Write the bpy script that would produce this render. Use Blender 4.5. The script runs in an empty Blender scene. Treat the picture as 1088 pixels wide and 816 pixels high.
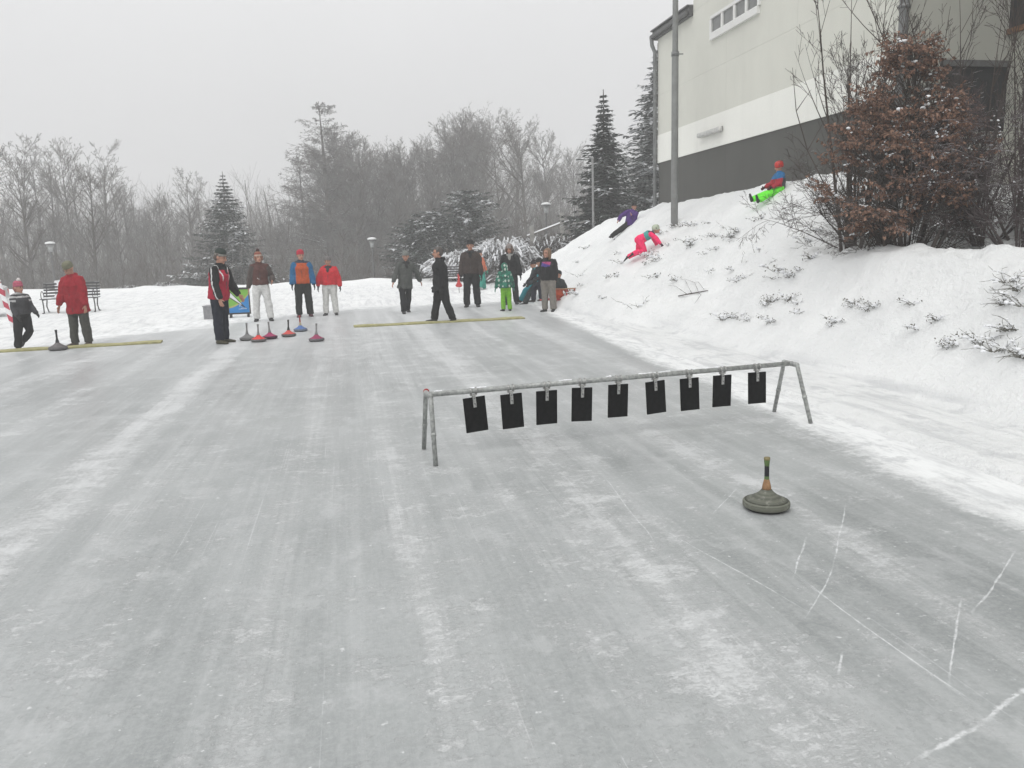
import bpy, bmesh, math, random
import numpy as np
from mathutils import Vector, Matrix, noise
from math import sin, cos, radians as R_, pi
sc = bpy.context.scene
COL = sc.collection
random.seed(7)

# ------------------------------------------------------------------ camera
F, CH = 850.0, 1.65
RO = R_(1.72)
TH = math.atan(147*cos(RO)/F)
f0 = Vector((0, cos(TH), -sin(TH))); r0 = Vector((1, 0, 0)); u0 = Vector((0, sin(TH), cos(TH)))
CR = r0*cos(RO)-u0*sin(RO); CU = r0*sin(RO)+u0*cos(RO)
cam = bpy.data.cameras.new('camera'); co = bpy.data.objects.new('camera', cam); COL.objects.link(co)
M = Matrix.Identity(4)
for i in range(3):
    M[i][0] = CR[i]; M[i][1] = CU[i]; M[i][2] = -f0[i]
M[2][3] = CH
co.matrix_world = M
cam.sensor_width = 36; cam.lens = 36*F/1088; cam.clip_end = 2000; cam.clip_start = 0.05
sc.camera = co
EYE = Vector((0, 0, CH))
def ray(px, py): return f0+CR*((px-544)/F)+CU*(-(py-408)/F)
def gnd(px, py, z=0.0):
    d = ray(px, py); t = (z-CH)/d.z
    return Vector((d.x*t, d.y*t, z))
def dep(px, py, Y):
    d = ray(px, py); t = Y/d.y
    return EYE+d*t

# ------------------------------------------------------------------ lane frame
LA = R_(11.3)
def ab(x, y): return (x*cos(LA)+y*sin(LA), -x*sin(LA)+y*cos(LA))
def xy(a, b): return (a*cos(LA)-b*sin(LA), a*sin(LA)+b*cos(LA))
def sstep(e0, e1, x):
    t = min(1, max(0, (x-e0)/(e1-e0))); return t*t*(3-2*t)
def interp(x, pts):
    if x <= pts[0][0]: return pts[0][1]
    for (x0, y0), (x1, y1) in zip(pts, pts[1:]):
        if x <= x1: return y0+(y1-y0)*(x-x0)/(x1-x0)
    return pts[-1][1]
N3 = noise.noise
def fbm(x, y, s, o=4, seed=0.0):
    v = 0; amp = 1; tot = 0
    for i in range(o):
        v += amp*N3((x*s+seed, y*s-seed*.7, seed*1.3+i*7.1)); tot += amp; amp *= .5; s *= 2.03
    return v/tot
WA = 9.0                                                        # wall plane (lane coordinate a)
FOOT = [(3, 5.35), (5.5, 5.35), (8, 5.5), (14, 5.55), (18.5, 4.9), (23, 4.9), (28, 4.7)]
HTOP = [(6, 1.9), (10.3, 1.9), (11.6, 2.3), (13.6, 2.8), (17, 2.78), (22, 2.68), (25, 2.5)]
EDGE = [(0, 3.6), (4, 3.68), (10.6, 4.12), (15, 4.3), (20, 4.75), (24, 5.2)]
def height(x, y, detail=True):
    a, b = ab(x, y)
    ft = interp(b, FOOT)+.25*fbm(a*.2, b, .35, 2, 3.3)
    ht = interp(b, HTOP)
    s = (a-ft)/(8.9-ft)
    z = 0.0
    if s > 0:
        sc_ = min(s, 1.0)
        hill = ht*(sc_*.97+.03*sstep(0, 1, sc_))*sstep(-.02, .12, s)
        if b < 13.5:                                            # ploughed lip with a dip behind it
            w = 1-sstep(10.2, 13.2, b)
            lip = interp(a, [(ft, 0), (ft+.55, .42), (ft+1.2, 1.08), (6.95, 1.40), (7.25, 1.50), (7.55, 1.38), (8.1, 1.22), (8.9, 1.55), (9.3, ht)])
            lip += .10*fbm(0, b, .8, 2, 9.1)*sstep(6.2, 7.1, a)*(1-sstep(7.5, 8, a))
            hill = hill*(1-w)+lip*w
        end = 1-sstep(26.6, 30.5, b)
        z = hill*end
        if detail:
            m = sstep(.02, .25, s)*(1-.5*sstep(8.6, 9.2, a))
            z += m*(.17*fbm(a, b, .8, 3, 1.7)+.085*fbm(a, b, 2.6, 4, 5.1)-.10*max(0, fbm(a, b, 2.1, 2, 15.1)-.12)*2-.045*abs(fbm(a, b, 7, 3, 2.2)))
    if y > 37.5:
        z -= 1.6*sstep(38.5+1.5*N3((x*.08, 3, 1)), 47, y)*(1 if s < 0.4 else end)
        z -= .0
    e = interp(b, EDGE)
    if detail:
        # packed strip right of the ice, ruts along the lane
        if a > e-.6 and s < .3 and b < 27:
            k = sstep(e+.1, e+.9, a)*(1-sstep(.05, .3, s))
            z += k*(.055+.03*fbm(a*2.2, b*.25, 1.6, 3, 8.2)+.012*fbm(a, b, 6, 2, 4))
        # snow field beyond the ice and to its left
        fb = interp(a, [(-9, 15.6), (-6.4, 16.6), (-4.4, 21.5), (0, 24.2), (5, 24.4), (9, 24)])
        if b > fb-1 and s < .3:
            k = sstep(fb-.5, fb+1.8, b+.5*fbm(a, b, .5, 2, 1))
            z += k*(.06+.10*fbm(x, y, .35, 3, 2.0)+.05*fbm(x, y, 1.6, 3, 6.0))
            z += .22*sstep(33, 37, y)*(1-sstep(38, 41, y))*(.7+1.0*fbm(x, y, .45, 3, 4.4))*(1 if s < .1 else 0)
        if a < -13:
            z += .1*sstep(13, 15, -a)*(1+fbm(a, b, .5, 3, 3))
        inside = (a < e+.55) and (b < fb-.3) and a > -13
        if inside: z -= .035
    return z
def hit(px, py):
    d = ray(px, py); t = 3.0
    while t < 120:
        p = EYE+d*t
        if p.z < height(p.x, p.y): 
            return Vector((p.x, p.y, height(p.x, p.y)))
        t += .04
    return gnd(px, py)

# ------------------------------------------------------------------ materials
class NT:
    def __init__(s, name):
        s.m = bpy.data.materials.new(name); s.m.use_nodes = True; s.t = s.m.node_tree; s.n = s.t.nodes
        s.p = s.n['Principled BSDF']; s.o = s.n['Material Output']
    def lk(s, a, b): s.t.links.new(a, b)
    def add(s, ty, **kw):
        n = s.n.new(ty)
        for k, v in kw.items(): setattr(n, k, v)
        return n
    def coord(s, which='Object'): return s.add('ShaderNodeTexCoord').outputs[which]
    def mapping(s, vec, scale=(1, 1, 1), loc=(0, 0, 0), rot=(0, 0, 0)):
        n = s.add('ShaderNodeMapping'); s.lk(vec, n.inputs[0])
        n.inputs[1].default_value = loc; n.inputs[2].default_value = rot; n.inputs[3].default_value = scale
        return n.outputs[0]
    def noise(s, vec, scale, detail=4, rough=.5, dist=0):
        n = s.add('ShaderNodeTexNoise'); s.lk(vec, n.inputs['Vector'])
        n.inputs['Scale'].default_value = scale; n.inputs['Detail'].default_value = detail
        n.inputs['Roughness'].default_value = rough; n.inputs['Distortion'].default_value = dist
        return n.outputs['Fac']
    def math(s, op, a, b=0.0, c=None, clamp=False):
        n = s.add('ShaderNodeMath', operation=op); n.use_clamp = clamp
        for i, v in enumerate((a, b) if c is None else (a, b, c)):
            if isinstance(v, (int, float)): n.inputs[i].default_value = v
            else: s.lk(v, n.inputs[i])
        return n.outputs[0]
    def ramp(s, v, lo, hi, a=0., b=1., smooth=True):
        n = s.add('ShaderNodeMapRange'); n.interpolation_type = 'SMOOTHSTEP' if smooth else 'LINEAR'
        s.lk(v, n.inputs[0]); n.inputs[1].default_value = lo; n.inputs[2].default_value = hi
        n.inputs[3].default_value = a; n.inputs[4].default_value = b
        return n.outputs[0]
    def mix(s, f, a, b):
        n = s.add('ShaderNodeMix', data_type='RGBA')
        if isinstance(f, (int, float)): n.inputs[0].default_value = f
        else: s.lk(f, n.inputs[0])
        for i, v in ((6, a), (7, b)):
            if isinstance(v, tuple): n.inputs[i].default_value = (*v[:3], 1)
            else: s.lk(v, n.inputs[i])
        return n.outputs[2]
    def sep(s, vec):
        n = s.add('ShaderNodeSeparateXYZ'); s.lk(vec, n.inputs[0]); return n.outputs
    def comb(s, x, y, z=0.0):
        n = s.add('ShaderNodeCombineXYZ')
        for i, v in enumerate((x, y, z)):
            if isinstance(v, (int, float)): n.inputs[i].default_value = v
            else: s.lk(v, n.inputs[i])
        return n.outputs[0]
    def base(s, c):
        if isinstance(c, tuple): s.p.inputs['Base Color'].default_value = (*c[:3], 1)
        else: s.lk(c, s.p.inputs['Base Color'])
    def bump(s, h, dist=.01, strength=1.0):
        n = s.add('ShaderNodeBump'); n.inputs['Distance'].default_value = dist; n.inputs['Strength'].default_value = strength
        s.lk(h, n.inputs['Height']); s.lk(n.outputs[0], s.p.inputs['Normal'])
    def rough(s, v):
        if isinstance(v, (int, float)): s.p.inputs['Roughness'].default_value = v
        else: s.lk(v, s.p.inputs['Roughness'])
_mc = {}
def mat(name, col, rough=.7, var=.18, scale=14, metal=0, bump=0, spec=.4, snow=None):
    """plain material with slight mottling; snow=(threshold) whitens upward faces where snow has settled"""
    if name in _mc: return _mc[name]
    t = NT(name); v = t.coord()
    n = t.noise(v, scale, 5, .6)
    lo = tuple(c*(1-var) for c in col); hi = tuple(min(1, c*(1+var)) for c in col)
    c = t.mix(t.ramp(n, .3, .7), lo, hi)
    if snow is not None:
        g = t.add('ShaderNodeNewGeometry'); z = t.sep(g.outputs['Normal'])[2]
        nn = t.noise(v, 3.1 if snow > 0 else 6, 3)
        f = t.ramp(t.math('ADD', z, t.math('MULTIPLY', nn, .7)), abs(snow), abs(snow)+.12)
        c = t.mix(f, c, (.82, .83, .85))
    t.base(c); t.rough(rough); t.p.inputs['Metallic'].default_value = metal
    t.p.inputs['Specular IOR Level'].default_value = spec
    if bump: t.bump(t.noise(v, scale*3, 4), bump)
    _mc[name] = t.m
    return t.m

# ------------------------------------------------------------------ object helpers
def tag(o, label=None, cat=None, group=None, kind=None):
    if label: o['label'] = label
    if cat: o['category'] = cat
    if group: o['group'] = group
    if kind: o['kind'] = kind
    return o
def empty(name, loc=(0, 0, 0), rz=0, **k):
    o = bpy.data.objects.new(name, None); COL.objects.link(o); o.location = loc; o.rotation_euler = (0, 0, rz)
    o.empty_display_size = .2
    return tag(o, **k)
def link(name, me, parent=None, mats=(), smooth=False):
    if smooth: me.polygons.foreach_set('use_smooth', [True]*len(me.polygons))
    o = bpy.data.objects.new(name, me); COL.objects.link(o)
    for m in mats:
        if len(me.materials) < len(mats): me.materials.append(m)
    if parent: o.parent = parent
    return o
def bmobj(name, bm, mats, parent=None, smooth=False):
    bmesh.ops.recalc_face_normals(bm, faces=bm.faces)
    me = bpy.data.meshes.new(name); bm.to_mesh(me); bm.free()
    if not isinstance(mats, (list, tuple)): mats = [mats]
    return link(name, me, parent, mats, smooth)
def copy_tree(o, parent=None):
    c = o.copy(); COL.objects.link(c); c.parent = parent
    for ch in [q for q in bpy.data.objects if q.parent == o]: copy_tree(ch, c)
    return c
def box(bm, c, s, rot=None, bev=0.0, mi=0):
    M_ = Matrix.Translation(c) @ (rot.to_4x4() if rot else Matrix.Identity(4)) @ Matrix.Diagonal((*s, 1))
    r = bmesh.ops.create_cube(bm, size=1, matrix=M_)
    fs = {f for v in r['verts'] for f in v.link_faces}
    for f in fs: f.material_index = mi
    if bev:
        es = {e for v in r['verts'] for e in v.link_edges}
        bmesh.ops.bevel(bm, geom=list(es), offset=bev, segments=2, affect='EDGES', profile=.6)
def ell(bm, c, r, rot=None, seg=16):
    M_ = Matrix.Translation(c) @ (rot.to_4x4() if rot else Matrix.Identity(4)) @ Matrix.Diagonal((*r, 1))
    bmesh.ops.create_uvsphere(bm, u_segments=seg, v_segments=max(6, seg*2//3), radius=1, matrix=M_)
def loft(bm, pts, rad, xdir=(1, 0, 0), n=14, cap=True, flat0=False, flat1=False, mi=0):
    """elliptical tube through pts; rad = list of r or (rx, ry)"""
    pts = [Vector(p) for p in pts]; rad = [(r, r) if isinstance(r, (int, float)) else r for r in rad]
    tans = []
    for i in range(len(pts)):
        a = pts[max(0, i-1)]; b = pts[min(len(pts)-1, i+1)]
        tans.append((b-a).normalized())
    seq = []
    def capseq(i, sgn):
        rm = min(rad[i])
        return [(pts[i]+tans[i]*sgn*rm*.9*sin(q), (rad[i][0]*cos(q), rad[i][1]*cos(q)), tans[i]) for q in (1.45, 1.1, .75, .35)]
    if not flat0: seq += capseq(0, -1)
    seq += list(zip(pts, rad, tans))
    if not flat1: seq += capseq(len(pts)-1, 1)[::-1]
    rings = []
    X0 = Vector(xdir)
    for p, r, t in seq:
        X = X0-t*X0.dot(t)
        if X.length < 1e-3: X = t.orthogonal()
        X.normalize(); Y = t.cross(X)
        rings.append([bm.verts.new(p+X*r[0]*cos(2*pi*k/n)+Y*r[1]*sin(2*pi*k/n)) for k in range(n)])
    for A, B in zip(rings, rings[1:]):
        for k in range(n):
            f = bm.faces.new((A[k], A[(k+1) % n], B[(k+1) % n], B[k])); f.material_index = mi
    if cap:
        f = bm.faces.new(rings[0][::-1]); f.material_index = mi
        f = bm.faces.new(rings[-1]); f.material_index = mi
def lathe(bm, prof, n=32, M_=None, mi=0):
    """prof: list of (r, z, [mi])"""
    M_ = M_ or Matrix.Identity(4)
    rings = []
    for q in prof:
        r, z = q[0], q[1]
        rings.append([bm.verts.new(M_ @ Vector((r*cos(2*pi*k/n), r*sin(2*pi*k/n), z))) for k in range(n)])
    for i, (A, B) in enumerate(zip(rings, rings[1:])):
        m = prof[i+1][2] if len(prof[i+1]) > 2 else mi
        for k in range(n):
            f = bm.faces.new((A[k], A[(k+1) % n], B[(k+1) % n], B[k])); f.material_index = m; f.smooth = True
    bm.faces.new(rings[0][::-1]); bm.faces.new(rings[-1])
def arrmesh(name, V, Fc, mi=None, nside=4):
    """V (n,3) array, Fc (m,nside)"""
    me = bpy.data.meshes.new(name)
    me.vertices.add(len(V)); me.vertices.foreach_set('co', np.asarray(V, dtype=np.float32).ravel())
    m = len(Fc)
    me.loops.add(m*nside); me.loops.foreach_set('vertex_index', np.asarray(Fc, dtype=np.int32).ravel())
    me.polygons.add(m); me.polygons.foreach_set('loop_start', np.arange(0, m*nside, nside, dtype=np.int32))
    me.polygons.foreach_set('loop_total', np.full(m, nside, dtype=np.int32))
    if mi is not None: me.polygons.foreach_set('material_index', np.asarray(mi, dtype=np.int32))
    me.update(); me.validate()
    return me
def tubes(segs, n):
    """segs: rows x0 y0 z0 r0 x1 y1 z1 r1 -> verts, quads"""
    S = np.asarray(segs, dtype=np.float64).reshape(-1, 8)
    P0, R0, P1, R1 = S[:, :3], S[:, 3], S[:, 4:7], S[:, 7]
    T = P1-P0; T /= np.maximum(np.linalg.norm(T, axis=1, keepdims=True), 1e-9)
    ref = np.where(np.abs(T[:, 2:3]) > .9, np.array([[1., 0, 0]]), np.array([[0, 0, 1.]]))
    X = np.cross(T, ref); X /= np.linalg.norm(X, axis=1, keepdims=True); Y = np.cross(T, X)
    m = len(S); V = np.zeros((m, 2*n, 3))
    for k in range(n):
        d = X*cos(2*pi*k/n)+Y*sin(2*pi*k/n)
        V[:, k] = P0+d*R0[:, None]; V[:, n+k] = P1+d*R1[:, None]
    b = (np.arange(m)*2*n)[:, None]
    Fc = np.concatenate([b+np.array([[k, (k+1) % n, n+(k+1) % n, n+k]]) for k in range(n)], 0)
    return V.reshape(-1, 3), Fc
def tube_mesh(name, groups):
    """groups: list of (segs, n, material index)"""
    Vs, Fs, Ms, off = [], [], [], 0
    for segs, n, mi in groups:
        if not len(segs): continue
        V, Fc = tubes(segs, n); Vs.append(V); Fs.append(Fc+off); Ms.append(np.full(len(Fc), mi)); off += len(V)
    return arrmesh(name, np.concatenate(Vs), np.concatenate(Fs), np.concatenate(Ms))

# ------------------------------------------------------------------ world, light, haze
w = bpy.data.worlds.new('World'); sc.world = w; w.use_nodes = True
nt = w.node_tree; nn = nt.nodes; bg = nn['Background']
SUN_EL, SUN_AZ = R_(52), R_(200)
sky = nn.new('ShaderNodeTexSky'); sky.sky_type = 'NISHITA'; sky.sun_disc = False
sky.sun_elevation = SUN_EL; sky.sun_rotation = SUN_AZ; sky.air_density = 1; sky.dust_density = 4
hs = nn.new('ShaderNodeHueSaturation'); hs.inputs['Saturation'].default_value = .08; nt.links.new(sky.outputs[0], hs.inputs['Color'])
tc = nn.new('ShaderNodeTexCoord'); sx = nn.new('ShaderNodeSeparateXYZ'); nt.links.new(tc.outputs['Generated'], sx.inputs[0])
mr = nn.new('ShaderNodeMapRange'); nt.links.new(sx.outputs[2], mr.inputs[0])
mr.inputs[1].default_value = -.1; mr.inputs[2].default_value = 1; mr.inputs[3].default_value = 0; mr.inputs[4].default_value = 1
cl = nn.new('ShaderNodeMix'); cl.data_type = 'RGBA'; nt.links.new(mr.outputs[0], cl.inputs[0])
SKL = 5.7
cl.inputs[6].default_value = (SKL*1.0, SKL*1.0, SKL*1.008, 1); cl.inputs[7].default_value = (SKL*2.6, SKL*2.61, SKL*2.63, 1)
ns = nn.new('ShaderNodeTexNoise'); ns.inputs['Scale'].default_value = 2.2; ns.inputs['Detail'].default_value = 5; nt.links.new(tc.outputs['Generated'], ns.inputs['Vector'])
mr2 = nn.new('ShaderNodeMapRange'); nt.links.new(ns.outputs['Fac'], mr2.inputs[0]); mr2.inputs[1].default_value = .3; mr2.inputs[2].default_value = .7; mr2.inputs[3].default_value = .975; mr2.inputs[4].default_value = 1.025
ml = nn.new('ShaderNodeMix'); ml.data_type = 'RGBA'; ml.blend_type = 'MULTIPLY'; ml.inputs[0].default_value = 1
nt.links.new(cl.outputs[2], ml.inputs[6]); nt.links.new(mr2.outputs[0], ml.inputs[7])
mx = nn.new('ShaderNodeMix'); mx.data_type = 'RGBA'; mx.inputs[0].default_value = .9
nt.links.new(hs.outputs[0], mx.inputs[6]); nt.links.new(ml.outputs[2], mx.inputs[7])
nt.links.new(mx.outputs[2], bg.inputs[0]); bg.inputs[1].default_value = .1
sl = bpy.data.lights.new('sun', 'SUN'); sl.energy = 1.0; sl.angle = R_(50); sl.color = (1, .985, .96)
so = bpy.data.objects.new('sun', sl); COL.objects.link(so)
sd = Vector((sin(SUN_AZ)*cos(SUN_EL), cos(SUN_AZ)*cos(SUN_EL), sin(SUN_EL)))
so.rotation_euler = (-sd).to_track_quat('-Z', 'Y').to_euler(); so.location = sd*60
sc.view_settings.view_transform = 'Standard'; sc.view_settings.look = 'None'
sc.view_settings.exposure = -.03; sc.view_settings.gamma = 1
bm = bmesh.new(); box(bm, (0, 45, 7.25), (312, 244, 21.5))
hz = bmobj('haze', bm, []); hz.data.materials.clear()
hm = bpy.data.materials.new('haze_air'); hm.use_nodes = True; n_ = hm.node_tree.nodes; n_.remove(n_['Principled BSDF'])
pv = n_.new('ShaderNodeVolumePrincipled'); pv.inputs['Color'].default_value = (.975, .978, .98, 1); pv.inputs['Density'].default_value = .0042
pv.inputs['Anisotropy'].default_value = .2
hm.node_tree.links.new(pv.outputs[0], n_['Material Output'].inputs['Volume']); hz.data.materials.append(hm)
tag(hz, kind='stuff', label='grey winter haze hanging in the air over everything', cat='haze')

# ------------------------------------------------------------------ snow and ice materials
def snow_mat():
    t = NT('snow'); v = t.coord()
    n1 = t.noise(v, .9, 6, .55); n2 = t.noise(v, 9, 5, .6); n3 = t.noise(v, 60, 3, .6)
    c = t.mix(t.ramp(n1, .3, .7), (.78, .79, .79), (.855, .863, .86))
    vv = t.noise(t.mapping(v, (1, 1, 1), (4, 1, 7)), 5.5, 7, .65)
    c = t.mix(t.ramp(vv, .66, .76), c, (.66, .665, .67))
    px_, py_, pz_ = t.sep(v)
    lv = t.mapping(v, (1, 1, 1), (0, 0, 0), (0, 0, -LA))
    tr = t.noise(t.mapping(lv, (5.5, .5, 1)), 1, 6, .68); tr2 = t.noise(t.mapping(lv, (3, 2.2, 1)), 1, 7, .7)
    low = t.ramp(pz_, .07, .22, 1, 0)
    pk = t.math('MULTIPLY', t.math('MAXIMUM', t.ramp(tr, .46, .68), t.ramp(tr2, .5, .66)), low)
    c = t.mix(t.math('MULTIPLY', pk, .75), c, (.58, .59, .60))
    t.base(c); t.rough(.85); t.p.inputs['Specular IOR Level'].default_value = .25
    h = t.math('ADD', t.math('MULTIPLY', n2, .7), t.math('MULTIPLY', n3, .25))
    t.bump(h, .07, 1.0)
    return t.m
SNOW = snow_mat()
def ice_mat():
    t = NT('ice'); v = t.coord(); x, y, z = t.sep(v)
    def st(sx_, sy_, loc=0.): return t.mapping(v, (sx_, sy_, 1), (loc, loc*1.7, 0))
    warp = t.math('MULTIPLY', t.math('SUBTRACT', t.noise(v, .35, 3), .5), .5)
    xw = t.math('ADD', x, warp)
    big = t.noise(v, .45, 4, .55)
    mid = t.noise(st(1.6, .5), 1, 5, .6)
    streak = t.noise(st(5.5, .16, 2.), 1, 5, .65)
    fine = t.noise(st(26, .5, 5.), 1, 4, .65)
    # base tone of the clear ice
    base = t.mix(t.ramp(big, .3, .7), (.232, .246, .246), (.318, .333, .332))
    base = t.mix(t.math('MULTIPLY', t.ramp(mid, .35, .75), .5), base, (.42, .436, .438))
    base = t.mix(t.math('MULTIPLY', t.ramp(streak, .42, .68), .45), base, (.46, .475, .476))
    # sweeping bands: worn, frosted lanes at fixed positions across the rink
    bands = None
    for (a0, w0, amp) in ((-2.1, .20, 1.35), (-.45, .16, .6), (.25, .10, .35), (-1.15, .10, .30), (1.45, .26, .95), (.55, .5, .35), (-1.5, .3, .3), (.95, .1, .3), (2.56, .10, .75), (3.25, .08, .35), (3.62, .2, .8), (-3.3, .16, .55), (-4.4, .3, .6), (-5.6, .2, .5), (-6.6, .4, .6), (2.0, .05, .3)):
        d = t.math('DIVIDE', t.math('SUBTRACT', xw, a0), w0)
        g = t.math('MULTIPLY', t.math('EXPONENT', t.math('MULTIPLY', t.math('MULTIPLY', d, d), -1.0)), amp)
        bands = g if bands is None else t.math('ADD', bands, g)
    # frost flakes: crumbly, broken up across the travel direction
    fl1 = t.noise(t.mapping(v, (9, 13, 1)), 1, 10, .80, .4)
    fl2 = t.noise(t.mapping(v, (2.1, 2.8, 1), (9, 3, 0)), 1, 8, .68, .4)
    fl3 = t.noise(t.mapping(v, (26, 38, 1), (1, 8, 0)), 1, 7, .8, .3)
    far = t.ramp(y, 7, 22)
    cov = t.math('ADD', t.math('MULTIPLY', bands, .14), t.math('MULTIPLY', t.ramp(fl2, .42, .72), .15))
    cov = t.math('ADD', cov, t.math('MULTIPLY', t.math('SUBTRACT', streak, .5), .22))
    cov = t.math('ADD', cov, t.math('MULTIPLY', far, .05))
    thr = t.math('SUBTRACT', .664, cov)
    fr = t.ramp(t.math('SUBTRACT', fl1, thr), -.07, .06)
    fr2 = t.ramp(t.math('SUBTRACT', fl3, t.math('ADD', thr, .02)), -.04, .07)
    spk = t.noise(t.mapping(v, (38, 62, 1), (2, 5, 0)), 1, 8, .78, .6); spk2 = t.noise(t.mapping(v, (14, 30, 1), (7, 5, 0)), 1, 6, .75)
    frost = t.math('MAXIMUM', t.math('MULTIPLY', t.math('MULTIPLY', fr, .80), t.math('MULTIPLY', t.ramp(spk, .38, .58, .30, 1.), t.ramp(spk2, .36, .56, .35, 1.))), t.math('MULTIPLY', fr2, .55))
    # soft milky part of the bands
    milky = t.math('MULTIPLY', t.math('MULTIPLY', bands, t.ramp(fine, .2, .7)), .62, clamp=True)
    milky = t.math('MULTIPLY', milky, t.ramp(fl2, .3, .6, .35, 1.))
    col = t.mix(milky, base, (.53, .54, .54))
    gr = t.noise(v, 34, 8, .8); col = t.mix(t.math('MULTIPLY', t.ramp(gr, .42, .62), .22), col, (.55, .56, .56)); col = t.mix(t.math('MULTIPLY', t.ramp(t.noise(t.mapping(v, (3, 2.2, 1), (3, 3, 0)), 1, 9, .75), .5, .62), .28), col, (.54, .55, .555))
    dot = t.noise(t.mapping(v, (20, 26, 1), (11, 2, 0)), 1, 3, .6); col = t.mix(t.math('MULTIPLY', t.ramp(dot, .66, .72), .7), col, (.66, .67, .675))
    # long hair lines along the lane
    hl = t.noise(st(60, .22, 3.), 1, 2, .5)
    hair = t.math('MULTIPLY', t.ramp(hl, .66, .72), t.ramp(fl2, .4, .6))
    col = t.mix(t.math('MULTIPLY', hair, .35), col, (.68, .69, .70))
    col = t.mix(frost, col, (.66, .67, .675))
    # individual scratches
    wx = t.math('MULTIPLY', t.math('SUBTRACT', t.noise(v, 1.6, 2), .5), .05)
    wy = t.math('MULTIPLY', t.math('SUBTRACT', t.noise(t.mapping(v, loc=(5, 5, 0)), 1.6, 2), .5), .05)
    X2 = t.math('ADD', x, wx); Y2 = t.math('ADD', y, wy)
    sc_tot = None; wvar = t.ramp(t.noise(v, 14, 5, .7), .35, .65, .35, 1.5)
    SEG = [((970, 808), (1040, 768), .010), ((1040, 768), (1100, 724), .013), ((1010, 727), (1022, 634), .005), ((898, 535), (886, 600), .005), ((886, 600), (858, 655), .004),
           ((856, 572), (840, 614), .005), ((1083, 584), (1033, 652), .005), ((897, 693), (889, 716), .005), ((890, 720), (906, 731), .004), ((846, 612), (1040, 750), .004),
           ((785, 518), (757, 546), .004), ((640, 505), (700, 580), .004), ((700, 560), (860, 650), .004)]
    for p0, p1, wd in SEG:
        A = ab(*gnd(*p0)[:2]); B = ab(*gnd(*p1)[:2])
        dx, dy = B[0]-A[0], B[1]-A[1]; L2 = dx*dx+dy*dy
        ux = t.math('SUBTRACT', X2, A[0]); uy = t.math('SUBTRACT', Y2, A[1])
        h = t.math('DIVIDE', t.math('ADD', t.math('MULTIPLY', ux, dx), t.math('MULTIPLY', uy, dy)), L2, clamp=True)
        ex = t.math('SUBTRACT', ux, t.math('MULTIPLY', h, dx)); ey = t.math('SUBTRACT', uy, t.math('MULTIPLY', h, dy))
        dd = t.math('SQRT', t.math('ADD', t.math('MULTIPLY', ex, ex), t.math('MULTIPLY', ey, ey)))
        g = t.math('MULTIPLY', t.ramp(t.math('DIVIDE', dd, wvar), wd*.3, wd*1.3, 1., 0.), t.ramp(t.math('ABSOLUTE', t.math('SUBTRACT', h, .5)), .28, .5, 1., .25))
        sc_tot = g if sc_tot is None else t.math('MAXIMUM', sc_tot, g)
    sc_tot = t.math('MULTIPLY', sc_tot, t.ramp(t.noise(v, 22, 5, .7), .36, .6, .25, 1.))
    col = t.mix(t.math('MULTIPLY', sc_tot, .6), col, (.80, .81, .82))
    # packed snow creeping over the rims
    en = t.math('MULTIPLY', t.math('SUBTRACT', t.noise(t.mapping(v, (1.5, .5, 1)), 1.2, 6, .65), .5), .55)
    e = t.ramp(y, 3.6, 24, 3.62, 5.1, smooth=False)
    sr = t.ramp(t.math('SUBTRACT', t.math('ADD', x, t.math('ADD', en, t.math('MULTIPLY', t.math('SUBTRACT', fl1, .5), .5))), e), -.16, .16)
    n2 = t.math('MULTIPLY', t.math('SUBTRACT', t.noise(t.mapping(v, (.6, .8, 1)), 1.0, 6, .65), .5), 3.4)
    fb = t.ramp(x, -6.4, 0, 16.2, 23.6, smooth=False)
    sb = t.ramp(t.math('SUBTRACT', t.math('ADD', y, n2), fb), -1.3, 1.0)
    rim = t.math('MAXIMUM', sr, sb)
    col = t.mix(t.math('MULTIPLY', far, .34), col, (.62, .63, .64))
    rn_ = t.noise(t.mapping(v, (5, 1.1, 1)), 1, 7, .72); rn2 = t.noise(t.mapping(v, (4, 3, 1)), 1, 8, .75)
    rcol = t.mix(t.math('MAXIMUM', t.ramp(rn_, .45, .65), t.ramp(rn2, .5, .62)), (.79, .80, .80), (.58, .59, .595))
    col = t.mix(t.math('MULTIPLY', rim, t.ramp(t.math('ADD', fl1, t.math('MULTIPLY', rim, .5)), .45, .8)), col, rcol)
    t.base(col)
    rg = t.math('ADD', .36, t.math('MULTIPLY', frost, .35)); rg = t.math('ADD', rg, t.math('MULTIPLY', t.math('MAXIMUM', rim, sc_tot), .4), clamp=True)
    t.rough(rg); t.p.inputs['IOR'].default_value = 1.31; t.p.inputs['Specular IOR Level'].default_value = .5
    hgt = t.math('ADD', t.math('MULTIPLY', frost, .5), t.math('MULTIPLY', t.noise(v, 5, 5, .6), .6))
    hgt = t.math('ADD', hgt, t.math('MULTIPLY', fine, .4))
    t.bump(hgt, .008, .7)
    return t.m
def grid_axis(parts):
    out = []
    for lo, hi, st_ in parts:
        n = max(1, round((hi-lo)/st_)); out += [lo+(hi-lo)*i/n for i in range(n)]
    return out+[parts[-1][1]]
A_ = grid_axis([(-120, -60, 12), (-60, -14, 2), (-14, 3.2, .35), (3.2, 9.2, .07), (9.2, 14, .5), (14, 60, 3), (60, 120, 14)])
B_ = grid_axis([(-45, -8, 4), (-8, 2.5, .5), (2.5, 12, .08), (12, 31, .12), (31, 46, .35), (46, 70, 2), (70, 135, 12)])
V = []; na, nb = len(A_), len(B_)
for b in B_:
    for a in A_:
        x, y = xy(a, b); V.append((x, y, height(x, y)))
ii = np.arange(na*nb).reshape(nb, na)
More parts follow.
